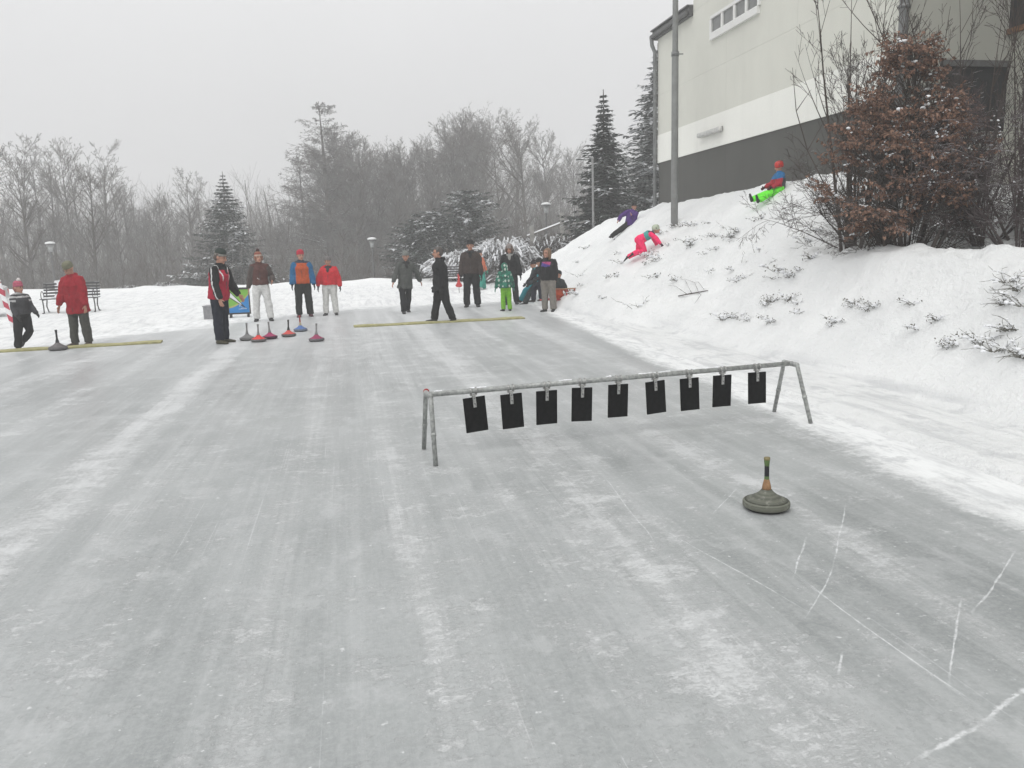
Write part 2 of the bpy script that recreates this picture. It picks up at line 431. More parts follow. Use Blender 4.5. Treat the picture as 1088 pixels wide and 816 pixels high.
Fc = np.stack([ii[:-1, :-1], ii[:-1, 1:], ii[1:, 1:], ii[1:, :-1]], -1).reshape(-1, 4)
g = link('snow_ground', arrmesh('snow_ground', np.array(V), Fc), None, [SNOW], True); tag(g, kind='structure')
# ice sheet in the lane frame
IA = grid_axis([(-12.6, 5.6, .7)]); IB = grid_axis([(-7, 26.5, .8)])
V = [(a, b, 0) for b in IB for a in IA]
ii = np.arange(len(V)).reshape(len(IB), len(IA))
Fc = np.stack([ii[:-1, :-1], ii[:-1, 1:], ii[1:, 1:], ii[1:, :-1]], -1).reshape(-1, 4)
ice = link('ice', arrmesh('ice', np.array(V, dtype=float), Fc), None, [ice_mat()], True); ice.rotation_euler = (0, 0, LA); tag(ice, kind='structure')
# ------------------------------------------------------------------ building above the bank
def wallhit(px, py, D=WA):
    d = ray(px, py); nx, ny = cos(LA), sin(LA)
    t = D/(d.x*nx+d.y*ny); p = EYE+d*t; a, b = ab(p.x, p.y); return b, p.z
def facehit(px, py, B):
    d = ray(px, py); ux, uy = -sin(LA), cos(LA); t = B/(d.x*ux+d.y*uy); p = EYE+d*t; a, b = ab(p.x, p.y); return a, p.z
def wall_mat(name, c, seam=True, var=.05):
    t = NT(name); v = t.coord(); x, y, z = t.sep(v)
    n = t.noise(t.mapping(v, (.5, .5, .35)), 1, 6, .6); st_ = t.noise(t.mapping(v, (1.5, 1.5, .12)), 1, 5, .6)
    cc = t.mix(t.ramp(n, .3, .7), tuple(q*(1-var) for q in c), tuple(q*(1+var) for q in c))
    cc = t.mix(t.math('MULTIPLY', t.ramp(st_, .5, .8), .22), cc, tuple(q*.72 for q in c))
    t.base(cc); t.rough(.8); t.p.inputs['Specular IOR Level'].default_value = .3
    h = t.noise(v, 90, 3)
    if seam:
        fy = t.math('ABSOLUTE', t.math('SUBTRACT', t.math('FRACT', t.math('DIVIDE', y, 3.05)), .5))
        fz = t.math('ABSOLUTE', t.math('SUBTRACT', t.math('FRACT', t.math('DIVIDE', t.math('ADD', z, .75), 1.62)), .5))
        s_ = t.math('MAXIMUM', t.ramp(fy, .493, .497), t.ramp(fz, .489, .494))
        cc2 = t.mix(t.math('MULTIPLY', s_, .12), cc, tuple(q*.6 for q in c)); t.base(cc2)
        h = t.math('SUBTRACT', t.math('MULTIPLY', h, .15), s_)
    t.bump(h, .006, .6)
    return t.m
M_wall = wall_mat('render_beige', (.63, .63, .57)); M_band = wall_mat('render_white', (.82, .82, .77), False)
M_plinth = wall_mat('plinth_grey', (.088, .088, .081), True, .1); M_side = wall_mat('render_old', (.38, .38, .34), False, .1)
M_metal = mat('galvanised', (.19, .195, .195), .5, .2, 8, .35); M_fascia = mat('fascia', (.10, .10, .10), .6); M_white = mat('white_frame', (.72, .72, .70), .4, .03)
M_pane = mat('window_glass', (.16, .165, .16), .15, .25, 2, 0, 0, .6); M_dark = mat('dark_recess', (.018, .018, .02), .8); M_rust = mat('rust', (.20, .10, .05), .9, .4)
M_roof = mat('roof_sheet', (.13, .13, .13), .6, .1, 3, 0, 0, .4, .55)
bl = empty('sports_hall', (0, 0, 0), LA, label='large pale rendered hall with dark grey plinth above the snowy bank', cat='building')
bfar = wallhit(698.5, 150)[0]; bstep = wallhit(736, 60)[0]; bpipe = wallhit(955, 60)[0]
zp = wallhit(700, 173)[1]; zb = wallhit(700, 143.5)[1]; ze = wallhit(700, 41)[1]
def bx(a0, a1, b0, b1, z0, z1): 
    return ((a0+a1)/2, (b0+b1)/2, (z0+z1)/2), (a1-a0, b1-b0, z1-z0)
def slab(name, m, *boxes, parent=bl, bev=0):
    bm = bmesh.new()
    for q in boxes: c, s = bx(*q); box(bm, c, s, bev=bev)
    return bmobj(name, bm, m, parent)
slab('plinth', M_plinth, (WA+.03, 26, bpipe+.03, bfar-.02, -.5, zp))
slab('white_band', M_band, (WA, 26, bpipe+.02, bfar, zp, zb))
slab('wall', M_wall, (WA+.004, 26, bpipe+.02, bstep, zb, 12.6), (WA+.012, 26, bstep, bfar, zb, ze))
oa0, oz = facehit(1001, 66, bpipe)
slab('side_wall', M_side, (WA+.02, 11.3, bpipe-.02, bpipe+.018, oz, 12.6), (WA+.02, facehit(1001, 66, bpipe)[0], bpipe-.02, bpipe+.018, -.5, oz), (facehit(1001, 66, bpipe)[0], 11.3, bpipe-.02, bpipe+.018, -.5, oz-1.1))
M_old = wall_mat('render_weathered', (.50, .50, .44), False, .14)
slab('annex_wall', M_old, (11.05, 26, -8, bpipe-.03, -.5, 12.3))
slab('roof', M_roof, (WA-.35, 26.2, bpipe-.2, bstep, 12.61, 12.9), (10.8, 26.2, -8.3, bpipe-.22, 12.31, 12.6))
oa0, oz = facehit(1001, 66, bpipe)
slab('dark_opening', M_dark, (oa0, 11.3, bpipe-.015, bpipe+.016, oz-1.1, oz-.002))
slab('lintel', M_fascia, (oa0-.05, 11.045, bpipe-.06, bpipe-.022, oz-.07, oz+.03))
r_ = slab('eaves_fascia', M_fascia, (WA-.10, 26.2, bstep+.01, bfar+.14, ze, ze+.22)); slab('gutter', M_fascia, (WA-.19, WA-.105, bstep+.03, bfar+.16, ze+.02, ze+.13), bev=.03)
slab('low_roof', M_roof, (WA-.16, 26.2, bstep+.01, bfar+.15, ze+.225, ze+.26))
bm = bmesh.new(); loft(bm, [(WA-.15, bfar+.08, ze+.02), (WA-.14, bfar+.06, ze-.15), (WA-.07, bfar+.02, ze-.35), (WA-.07, bfar+.02, 1.8)], [.055]*4, n=12); bmobj('downpipe', bm, M_metal, bl, True)
bm = bmesh.new(); loft(bm, [(WA-.02, bpipe-.10, 12.5), (WA-.02, bpipe-.10, 1.2)], [.075]*2, n=14)
for z in (5.2, 7.4, 9.6): lathe(bm, [(.0, z), (.095, z), (.095, z+.05), (0, z+.05)], 14, Matrix.Translation((WA-.02, bpipe-.10, 0)))
bmobj('downpipe', bm, M_metal, bl, True)
def window(parent, xs, z0, z1, ap, depth, th):
    """window on plane a=ap; xs = list of b positions of the vertical bars"""
    bm = bmesh.new(); lo, hi = min(xs), max(xs)
    c, s = bx(ap-th, ap+.02, lo, hi, z0-.10, z0+.06); box(bm, c, s, bev=.006)
    c, s = bx(ap-th*.8, ap+.02, lo, hi, z1-.05, z1+.02); box(bm, c, s, bev=.006)
    for q in xs: c, s = bx(ap-th*.7, ap+.02, q-.045, q+.045, z0+.06, z1-.05); box(bm, c, s, bev=.004)
    f = bmobj('window', bm, M_white, parent)
    for q0, q1 in zip(xs, xs[1:]):
        bm = bmesh.new(); q0, q1 = min(q0, q1), max(q0, q1); c, s = bx(ap-.012, ap+.0, q0+.045, q1-.045, z0+.06, z1-.05); box(bm, c, s); bmobj('pane', bm, M_pane, f)
    return f
wz0 = wallhit(755, 39.5)[1]; wz1 = wallhit(755, 19.5)[1]
window(bl, [wallhit(q, 30)[0] for q in (756.5, 768.5, 781.5, 794, 807)], wz0, wz1, WA, .1, .07)
# lamp on the white band
lb0, lz0 = wallhit(745, 144.5); lb1, _ = wallhit(769, 137)
bm = bmesh.new(); c, s = bx(WA-.13, WA-.03, lb1, lb0, lz0-.06, lz0+.06); box(bm, c, s, bev=.03)
wl = bmobj('wall_lamp', bm, mat('lamp_cover', (.52, .52, .50), .4), bl, True)
bm = bmesh.new(); c, s = bx(WA-.03, WA-.001, lb1+.05, lb0-.05, lz0-.03, lz0+.07); box(bm, c, s); bmobj('lamp_base', bm, M_metal, wl)
# old window high on the annex
ab0, az0 = wallhit(1064.5, 34, 11.05)
bm = bmesh.new(); c, s = bx(11.02, 11.06, ab0-3.4, ab0, az0, az0+1.9); box(bm, c, s); aw = bmobj('annex_window', bm, M_dark, bl)
bm = bmesh.new()
for q in ((10.98, 11.045, ab0-.01, ab0+.10, az0-.25, az0+2.0), (10.98, 11.045, ab0-3.5, ab0-.01, az0-.09, az0-.002)): c, s = bx(*q); box(bm, c, s, bev=.008)
bmobj('rusty_frame', bm, M_rust, aw)

# ------------------------------------------------------------------ lamp pole in front of the hall
pb = hit(716.5, 239); pz = pb.z-.25
po = empty('lamp_post', (pb.x, pb.y, pz), label='tall grey lamp post standing on the bank before the hall', cat='lamp post')
bm = bmesh.new(); loft(bm, [(0, 0, 0), (0, 0, 4.2)], [.088, .080], n=16); loft(bm, [(0, 0, 4.15), (0, 0, 8.3)], [.071, .055], n=16); bmobj('pole', bm, mat('pole_zinc', (.21, .215, .21), .55, .12, 5, .2), po, True)
bm = bmesh.new(); lathe(bm, [(.0, 4.14), (.093, 4.14), (.093, 4.24), (0, 4.24)], 14); box(bm, (.13, 0, 4.19), (.12, .02, .025)); bmobj('collar', bm, M_metal, po)
bm = bmesh.new(); loft(bm, [(0, 0, 8.2), (-.3, -.1, 8.45), (-.9, -.25, 8.5)], [.035, .035, .04], n=10); ell(bm, (-1.15, -.3, 8.48), (.38, .15, .08)); bmobj('lamp_head', bm, M_metal, po, True)

# ------------------------------------------------------------------ plate rack
M_tube = mat('rack_tube', (.33, .34, .33), .5, .3, 30, .3, .002); M_frost = mat('frost_crust', (.80, .81, .83), .8)
M_black = mat('black_rubber', (.009, .009, .0095), .85, .3, 30, 0, 0, .12); M_brk = mat('bracket_steel', (.36, .36, .35), .45, .3, 60, .4)
FL, FLb = gnd(463, 495), gnd(450.5, 477); FR, FRb = gnd(861.5, 450), gnd(822.5, 437.5)
TLn = dep(457.5, 420, FL.y+.17); TLf = dep(452.5, 420, FLb.y-.17); TRn = dep(847, 385, FR.y+.16); TRf = dep(833, 386, FRb.y-.18)
zt = (TLn.z+TLf.z+TRn.z+TRf.z)/4
for p in (TLn, TLf, TRn, TRf): p.z = zt
ctr = (FL+FR)/2; rk = empty('plate_rack', (ctr.x, ctr.y, 0), label='long low tubular steel A-frame rack standing across the ice', cat='rack')
def rel(p): return Vector(p)-Vector((ctr.x, ctr.y, 0))
BL = (TLn+TLf)/2; BR = (TRn+TRf)/2; bd = (BR-BL).normalized()
for top, foot in ((TLn, FL), (TLf, FLb), (TRn, FR), (TRf, FRb)):
    bm = bmesh.new(); loft(bm, [rel(foot), rel(top)], [.0185, .0185], n=12, flat0=True); 
    q = rel(foot).lerp(rel(top), .45); dd = (rel(top)-rel(foot)).normalized()
    loft(bm, [q-dd*.012, q+dd*.012], [.022, .022], n=12, flat0=True, flat1=True)
    lg = bmobj('leg', bm, M_tube, rk, True)
bm = bmesh.new(); loft(bm, [rel(BL-bd*.02), rel(BR+bd*.02)], [.0215]*2, n=14, flat0=True, flat1=True); bmobj('top_rail', bm, M_tube, rk, True)
for A, B in ((TLn, TLf), (TRn, TRf)):
    bm = bmesh.new(); loft(bm, [rel(A), rel(B)], [.0225]*2, n=12); bmobj('end_piece', bm, M_tube, rk, True)
# frost lying on the rail
bm = bmesh.new(); L_ = (BR-BL).length; k = 0.05; rnd = random.Random(4)
while k < L_-.1:
    ln = rnd.uniform(.03, .16)
    if rnd.random() < .5:
        p = rel(BL+bd*k)+Vector((0, 0, .0205)); q = p+bd*ln
        n_ = 5; pts = [p.lerp(q, i/n_) for i in range(n_+1)]
        loft(bm, pts, [(rnd.uniform(.004, .008), rnd.uniform(.005, .011)) for _ in pts], n=8)
    k += ln+rnd.uniform(0, .08)
tag(bmobj('frost', bm, M_frost, rk, True), kind='stuff')
bm = bmesh.new(); lathe(bm, [(0, -.012), (.024, -.012), (.024, .014), (0, .014)], 12, Matrix.Translation(rel(TLf)+Vector((0.004, 0, .006))) @ Matrix.Rotation(pi/2, 4, 'X')); bmobj('red_tape', bm, mat('red_tape', (.35, .02, .02), .6), rk)
PX = [502, 542, 580.5, 618.5, 657, 695.5, 732, 767.5, 804]
TILT = [5.5, 3.5, 1.2, -1.6, .2, 4.5, 2.2, 1.0, .8]
ORD = ['leftmost', 'second from the left', 'third from the left', 'fourth from the left', 'middle one of nine', 'fourth from the right', 'third from the right', 'second from the right', 'rightmost']
for i, (px, tl) in enumerate(zip(PX, TILT)):
    d = ray(px, 400); n = Vector((-bd.y, bd.x, 0)); t = (BL-EYE).dot(n)/d.dot(n); k = (EYE+d*t-BL).dot(bd)
    c = BL+bd*k; c.z = zt
    R3 = Matrix(((bd.x, n.x, 0), (bd.y, n.y, 0), (0, 0, 1))) @ Matrix.Rotation(R_(-tl+1.7), 3, 'Y') @ Matrix.Rotation(R_(random.uniform(-4, 4)), 3, 'X')
    bm = bmesh.new(); box(bm, (0, 0, -.195), (.184, .014, .285), bev=.003)
    tp = bmobj('target_plate', bm, M_black); tp.matrix_world = Matrix.Translation(c) @ R3.to_4x4()
    tag(tp, 'black rubber plate hanging from the rack, '+ORD[i]+(' , clearly crooked' if i in (0, 5) else '').replace(' ,', ','), 'target plate', 'black plates hanging from the rack rail')
    bm = bmesh.new(); box(bm, (0, -.0125, -.085), (.026, .008, .10), bev=.002); box(bm, (0, .0125, -.085), (.026, .008, .10), bev=.002)
    for s_ in (-.022, .022):
        lathe(bm, [(.0235, -.007), (.0275, -.007), (.0275, .007), (.0235, .007), (.0235, -.007)][:4], 14, Matrix.Translation((s_, 0, 0)) @ Matrix.Rotation(pi/2, 4, 'Y'))
    box(bm, (0, 0, -.034), (.056, .03, .012), bev=.002)
    br = bmobj('bracket', bm, M_brk, tp)
    for z in (-.06, -.105):
        bm = bmesh.new(); lathe(bm, [(0, 0), (.007, 0), (.007, .006), (0, .006)], 6, Matrix.Translation((0, -.0165, z)) @ Matrix.Rotation(pi/2, 4, 'X')); bmobj('bolt', bm, M_metal, br)

# ------------------------------------------------------------------ ice stocks
def stock(px, py, dcol, hcols, rz, label, k=1.0, loc=None, lean=0, rimcol=(.05, .05, .05), worn=False):
    p = loc or gnd(px, py)
    root = empty('ice_stock', (p.x, p.y, .001), rz, label=label, cat='ice stock', group='ice stocks standing on the ice')
    root.rotation_euler.x = 0
    if worn:
        t = NT('worn_disc'); v = t.coord(); x, y, z = t.sep(v)
        rr = t.math('SQRT', t.math('ADD', t.math('MULTIPLY', x, x), t.math('MULTIPLY', y, y)))
        rg = t.noise(t.comb(t.math('MULTIPLY', rr, 60), t.math('MULTIPLY', z, 60), 0), 1, 3); n = t.noise(v, 25, 6, .65)
        c = t.mix(t.ramp(rg, .35, .65), tuple(q*.72 for q in dcol), tuple(q*1.25 for q in dcol)); c = t.mix(t.ramp(n, .5, .75), c, (.24, .24, .21))
        t.base(c); t.rough(.75); t.bump(rg, .003, .6); dm = t.m
    else: dm = mat('disc_%02x%02x%02x' % tuple(int(q*255) for q in dcol), dcol, .45, .12, 20)
    rm = mat('rim_%02x%02x' % (int(rimcol[0]*255), int(rimcol[1]*255)), rimcol, .7, .2, 30)
    bm = bmesh.new(); lathe(bm, [(0, .0), (.118, 0), (.122, .004), (.122, .010), (0, .010)], 48); bmobj('running_sole', bm, mat('sole_rubber', (.03, .03, .03), .7), root)
    bm = bmesh.new(); lathe(bm, [(0, .011), (.128, .011), (.138, .016), (.1415, .024), (.1415, .044), (.138, .051), (.131, .0545), (0, .0545)], 64); bmobj('rim', bm, rm if not worn else dm, root)
    bm = bmesh.new(); lathe(bm, [(0, .055), (.130, .0552), (.112, .063), (.094, .0715), (.093, .073), (.074, .082), (.073, .0835), (.055, .095), (.054, .0965), (.042, .108), (.033, .119), (.030, .123), (0, .124)], 64); bmobj('disc', bm, dm, root)
    Mh = Matrix.Translation((0, 0, .122)) @ Matrix.Rotation(lean, 4, 'Y')
    ms = [mat('grip_%02x%02x%02x' % tuple(int(q*255) for q in c), c, .6, .2, 60) for c in hcols]
    bm = bmesh.new()
    lathe(bm, [(0, 0, 0), (.027, 0, 0), (.0275, .012, 0), (.024, .03, 0), (.018, .055, 0), (.0155, .066, 0), (.0153, .067, 1), (.0145, .085, 1), (.0145, .086, 2), (.0143, .125, 2), (.0145, .150, 2), (.0148, .151, 3), (.0165, .170, 3), (.0185, .188, 3), (.0185, .1885, 4), (.0195, .197, 4), (.017, .204, 4), (0, .2045, 4)], 24, Mh)
    bmobj('handle', bm, ms, root)
    root.scale = (k, k, k)
    return root
TAN = (.30, .17, .085); GRN = (.10, .16, .055); BLK = (.015, .015, .02)
s0 = gnd(814, 540)
stock(0, 0, (.115, .12, .095), [TAN, GRN, BLK, GRN, (.2, .17, .08)], .6, 'worn olive grey ice stock with green and black taped handle in the foreground', loc=s0, lean=R_(-1), worn=True)
GH = (.22, .22, .22)
for px, py, dc, hc, rim, ln, lb in (
    (263, 361.5, (.20, .20, .20), GH, (.16, .16, .16), -3, 'grey ice stock at the left end of the row beside the man'),
    (275, 363, (.62, .035, .03), GH, (.14, .13, .13), 2, 'bright red ice stock just right of the grey one, nearest in its row'),
    (287, 360, (.32, .02, .10), GH, (.06, .02, .04), -2, 'dark pink ice stock behind the bright red one'),
    (307, 357.5, (.55, .06, .05), (.03, .03, .03), (.12, .11, .11), -4, 'orange red ice stock with black handle in the middle of the ice'),
    (319.5, 352, (.07, .15, .38), (.30, .02, .02), (.15, .17, .22), 3, 'blue ice stock with dark red handle'),
    (336.5, 362.5, (.26, .03, .09), GH, (.13, .12, .13), 5, 'maroon ice stock standing alone to the right of the others')):
    h2 = (.5, .42, .28) if hc[0] == .30 else hc
    stock(px, py, dc, [h2, hc, hc, hc, hc], random.uniform(0, 6), lb, 1.02, lean=R_(ln), rimcol=rim)
st8 = stock(62, 372, (.13, .12, .12), [BLK, BLK, BLK, BLK, BLK], 0, 'dark grey ice stock at the left mat between child and red coat', 1.15, rimcol=(.12, .115, .115))

# ------------------------------------------------------------------ yellow start boards
M_mat = mat('start_mat', (.34, .32, .16), .9, .2, 12, 0, .004)
def board(p0, p1, wd, label):
    A, B = gnd(*p0), gnd(*p1); c = (A+B)/2; d = B-A
    bm = bmesh.new(); n = 24; L = d.length
    prev = None
    for i in range(n+1):
        x = -L/2+L*i/n; yo = .006*sin(i*1.3); zz = .028+.006*sin(i*.9)
        r = [bm.verts.new((x, yo-wd/2, .002)), bm.verts.new((x, yo-wd/2, zz)), bm.verts.new((x, yo+wd/2, zz+.004)), bm.verts.new((x, yo+wd/2, .002))]
        if prev:
            for k in range(4): bm.faces.new((prev[k], prev[(k+1) % 4], r[(k+1) % 4], r[k]))
        else: bm.faces.new(r)
        prev = r
    bm.faces.new(prev[::-1])
    o = bmobj('foot_mat', bm, M_mat); o.location = c; o.rotation_euler.z = math.atan2(d.y, d.x); tag(o, label, 'mat', 'yellow throwing mats on the ice')
board((376, 347.5), (556, 338.2), .34, 'long pale yellow mat on the ice under the man in the black coat')
board((-60, 377.5), (172, 363.8), .34, 'long pale yellow mat on the ice under the child and the red coat')

# ------------------------------------------------------------------ printed board and grey crate
p0 = gnd(244, 337.5); p1 = gnd(266, 336.5); d = (p1-p0); Wd = d.length; c = (p0+p1)/2
bo = empty('advertising_board', (c.x, c.y, 0), math.atan2(d.y, d.x)+R_(4), label='framed board with green, blue and white print behind the striped jacket', cat='board')
Hb = 31/850*c.y; Mfr = mat('board_frame', (.03, .03, .03), .5)
bm = bmesh.new()
for q in ((0, 0, Hb-.02, Wd+.06, .06, .05), (0, 0, .10, Wd+.06, .06, .04), (-Wd/2-.01, 0, Hb/2+.03, .035, .055, Hb-.12), (Wd/2+.01, 0, Hb/2+.03, .035, .055, Hb-.12)): box(bm, q[:3], q[3:], bev=.006)
bmobj('frame', bm, Mfr, bo)
for s_ in (-1, 1):
    bm = bmesh.new(); box(bm, (s_*Wd*.42, 0, .04), (.06, .30, .08), bev=.01); bmobj('foot', bm, Mfr, bo)
t = NT('board_print'); x, y, z = t.sep(t.coord()); X = t.math('DIVIDE', x, Wd/2); Z = t.math('DIVIDE', t.math('SUBTRACT', z, Hb/2+.03), (Hb-.14)/2)
curve = t.math('SUBTRACT', t.math('ADD', t.math('MULTIPLY', X, .55), t.math('MULTIPLY', t.math('MULTIPLY', X, X), .25)), .18)
dd = t.math('SUBTRACT', Z, curve); c_ = t.mix(t.ramp(dd, -.02, .02), (.02, .22, .55), (.20, .46, .06)); g_ = t.ramp(t.math('ABSOLUTE', dd), .05, .08, 1, 0); c_ = t.mix(g_, c_, (.45, .40, .15))
# white dart pointing down right
e1 = t.math('SUBTRACT', t.math('ADD', t.math('MULTIPLY', X, -1.0), .02), Z); e2 = t.math('ADD', t.math('MULTIPLY', X, .62), t.math('ADD', Z, .14))
ins = t.math('MINIMUM', e1, e2); c_ = t.mix(t.ramp(ins, -.09, -.06), c_, (.02, .02, .02)); c_ = t.mix(t.ramp(ins, .0, .03), c_, (.75, .76, .78))
t.base(c_); t.rough(.5)
bm = bmesh.new(); box(bm, (0, -.005, Hb/2+.03), (Wd-.02, .02, Hb-.13)); pn = bmobj('panel', bm, t.m, bo)
bm = bmesh.new()                                                 # faint white script line at the lower right
for pts in ([(.02, .30), (.10, .44), (.06, .50), (.04, .36), (.12, .30)], [(.10, .22), (.13, .28), (.15, .22), (.18, .28), (.20, .22), (.23, .27), (.26, .23)], [(.0, .20), (.29, .205)]):
    P_ = [Vector((-Wd*.02+q[0]*Wd*1.3, -.018, .10+q[1]*Hb*.75)) for q in pts]; loft(bm, P_, [.006]*len(P_), n=6)
bmobj('script', bm, mat('print_white', (.6, .68, .75), .5), pn)
cp = gnd(226, 338.5); bm = bmesh.new()
box(bm, (0, 0, .165), (.34, .42, .33), bev=.015); box(bm, (0, 0, .335), (.37, .45, .03), bev=.01)
for s_ in (-.12, -.04, .04, .12): box(bm, (s_, -.212, .17), (.015, .012, .26))
cr = bmobj('crate', bm, mat('crate_grey', (.25, .25, .26), .6)); cr.location = cp; cr.rotation_euler.z = .1; tag(cr, 'small light grey plastic crate on the ice left of the printed board', 'crate')

# ------------------------------------------------------------------ beacon, benches, sled, lanterns, posts
q0 = gnd(15, 350.5); q0.z = height(q0.x, q0.y); hgt = 50/850*q0.y
t = NT('beacon_stripes'); x, y, z = t.sep(t.coord()); f = t.math('FRACT', t.math('MULTIPLY', t.math('ADD', z, t.math('MULTIPLY', x, 1.0)), 3.0)); t.base(t.mix(t.ramp(f, .48, .52), (.72, .72, .73), (.42, .035, .07))); t.rough(.5)
be = empty('marker_post', q0+Vector((0, 0, -.03)), label='leaning red and white striped marker post in the snow', cat='marker post'); be.rotation_euler = (0, R_(-11), 0)
bm = bmesh.new(); box(bm, (0, 0, hgt/2), (.105, .03, hgt), bev=.008); bmobj('striped_blade', bm, t.m, be)
bm = bmesh.new(); loft(bm, [(0, .03, -.05), (0, .03, hgt+.05)], [.02, .02], n=8); ell(bm, (0, .02, hgt+.04), (.05, .04, .035)); bmobj('support', bm, M_white, be)
M_slat = mat('dark_slats', (.035, .035, .037), .6, .2, 20, 0, 0, .4, .75); M_iron = mat('wrought_iron', (.04, .04, .04), .5)
def bench(loc, rz, L, label, cloth=False):
    r = empty('park_bench', loc, rz, label=label, cat='bench', group='slatted benches in the snow')
    for s_ in (-1, 1):
        bm = bmesh.new(); x = s_*(L/2-.08)
        loft(bm, [(x, -.34, .02), (x, -.22, .0), (x, -.20, .22), (x, -.24, .40), (x, .2, .40), (x, .30, .85)], [.018]*6, n=8)
        loft(bm, [(x, .2, .40), (x, .10, .2), (x, .24, .02), (x, .40, .0)], [.018]*4, n=8)
        pts = [(x, -.20+.14*cos(a), .52+.14*sin(a)) for a in [q*.55 for q in range(-2, 8)]]; loft(bm, pts, [.012]*len(pts), n=6)
        bmobj('end_frame', bm, M_iron, r, True)
    bm = bmesh.new()
    for k in range(6): box(bm, (0, -.22+k*.085, .425), (L, .055, .028), bev=.006)
    bmobj('seat', bm, M_slat, r)
    bm = bmesh.new(); rot = Matrix.Rotation(R_(-12), 3, 'X')
    for k in range(5): box(bm, (0, .225+k*.018, .50+k*.088), (L, .026, .055), rot, bev=.006)
    bmobj('backrest', bm, M_slat, r)
    bm = bmesh.new()
    for k in range(9):
        a = -L/2+.1+k*(L-.2)/8
        if random.random() < .75: ell(bm, (a, random.uniform(-.1, .08), .445), (.1, random.uniform(.09, .2), .03), seg=10)
    bmobj('snow_cover', bm, SNOW, r, True)
    return r
p = gnd(77, 334); p.z = height(p.x, p.y); b1 = bench(p, R_(14), 1.55, 'dark slatted bench with curled iron ends behind the red coat')
bm = bmesh.new(); loft(bm, [(-.32, -.2, .455), (-.32, .10, .465), (-.32, .24, .52), (-.32, .315, .93)], [(.15, .018)]*4, n=12); bl_ = bmobj('blanket', bm, mat('white_cloth', (.68, .68, .70), .9), None, True)
bl_.location = b1.location+Vector((0, 0, .012)); bl_.rotation_euler = b1.rotation_euler; tag(bl_, 'white cloth draped over the slatted bench behind the red coat', 'blanket')
p = gnd(489, 309); p.z = height(p.x, p.y); b2 = bench(p, R_(8), 1.5, 'dark slatted bench before the snowy bush, between black coat and brown jacket')
# red shovel at the second bench
p2_ = gnd(488, 313); p2_.z = height(p2_.x, p2_.y)
sh = empty('snow_shovel', p2_, label='red plastic snow shovel stuck before the bench', cat='shovel'); sh.scale = (.75, .75, .8)
bm = bmesh.new(); loft(bm, [(0, 0, -.03), (0, 0, .30)], [.012, .012], n=8); bmobj('handle', bm, M_iron, sh)
bm = bmesh.new(); loft(bm, [(0, 0, .27), (0, -.01, .33), (0, 0, .48), (0, .02, .56)], [(.12, .02), (.17, .03), (.07, .02), (.05, .02)], n=12); loft(bm, [(0, .02, .56), (0, .03, .82)], [(.05, .02), (.05, .03)], n=10); bmobj('blade', bm, mat('red_plastic', (.45, .03, .03), .4), sh, True)
# sled
def sled(loc, rz, label):
    r = empty('sled', loc, rz, label=label, cat='sled'); m = mat('sled_red', (.40, .04, .05), .5)
    for s_ in (-1, 1):
        bm = bmesh.new(); loft(bm, [(s_*.17, .45, .02), (s_*.17, -.35, .02), (s_*.17, -.48, .1), (s_*.17, -.46, .28)], [.018]*4, n=8); bmobj('runner', bm, m, r, True)
        for yy in (-.25, .25):
            bm = bmesh.new(); loft(bm, [(s_*.17, yy, .03), (s_*.14, yy, .27)], [.016]*2, n=8); bmobj('strut', bm, m, r, True)
    bm = bmesh.new()
    for k in range(4): box(bm, (-.12+k*.08, 0, .29), (.055, .84, .02), bev=.004)
    bmobj('seat', bm, mat('sled_wood', (.35, .22, .12), .6), r); return r
p = hit(594, 319); sled(p+Vector((0, 0, .0)), R_(70), 'small sled with red runners at the foot of the bank')
M_post = mat('post_dark', (.12, .12, .12), .6)
def lantern(px, ytop, Y, label, arm=False):
    b_ = dep(px, ytop, Y); zb_ = height(b_.x, b_.y)-.05; h = b_.z-zb_
    r = empty('park_lantern', (b_.x, b_.y, zb_), label=label, cat='lantern', group='park lanterns among the trees')
    bm = bmesh.new(); loft(bm, [(0, 0, 0), (0, 0, h-.45)], [.06, .045], n=10); bmobj('pole', bm, M_post, r, True)
    bm = bmesh.new(); lathe(bm, [(0, h-.48), (.10, h-.48), (.14, h-.12), (0, h-.12)], 16); bmobj('globe', bm, mat('lantern_glass', (.42, .43, .43), .3), r)
    bm = bmesh.new(); lathe(bm, [(0, h-.12), (.26, h-.12), (.25, h-.07), (.10, h+.0), (0, h+.03)], 20); sh_ = bmobj('shade', bm, M_post, r)
    bm = bmesh.new(); ell(bm, (0, 0, h-.02), (.25, .25, .09)); bmobj('snow_cap', bm, SNOW, sh_, True)
lantern(53, 258, 43, 'snow capped park lantern behind the bare trees at left'); lantern(395, 253.5, 44, 'snow capped park lantern left of the grey coat'); lantern(580, 216.5, 42, 'snow capped park lantern rising behind the dark shrubs')
b_ = dep(629.5, 168, 31); zb_ = height(b_.x, b_.y)-.3; bm = bmesh.new(); loft(bm, [(0, 0, 0), (0, 0, b_.z-zb_)], [.055, .04], n=12); ell(bm, (0, 0, b_.z-zb_), (.06, .06, .05), seg=10)
pl = bmobj('metal_post', bm, mat('post_grey', (.22, .22, .22), .6), None, True); pl.location = (b_.x, b_.y, zb_); tag(pl, 'slim grey metal post in front of the dark spruce', 'post')
fe = empty('rail_fence', (0, 0, 0), label='wooden rail fence with pale posts beyond the bank crest', cat='fence')
fp = []
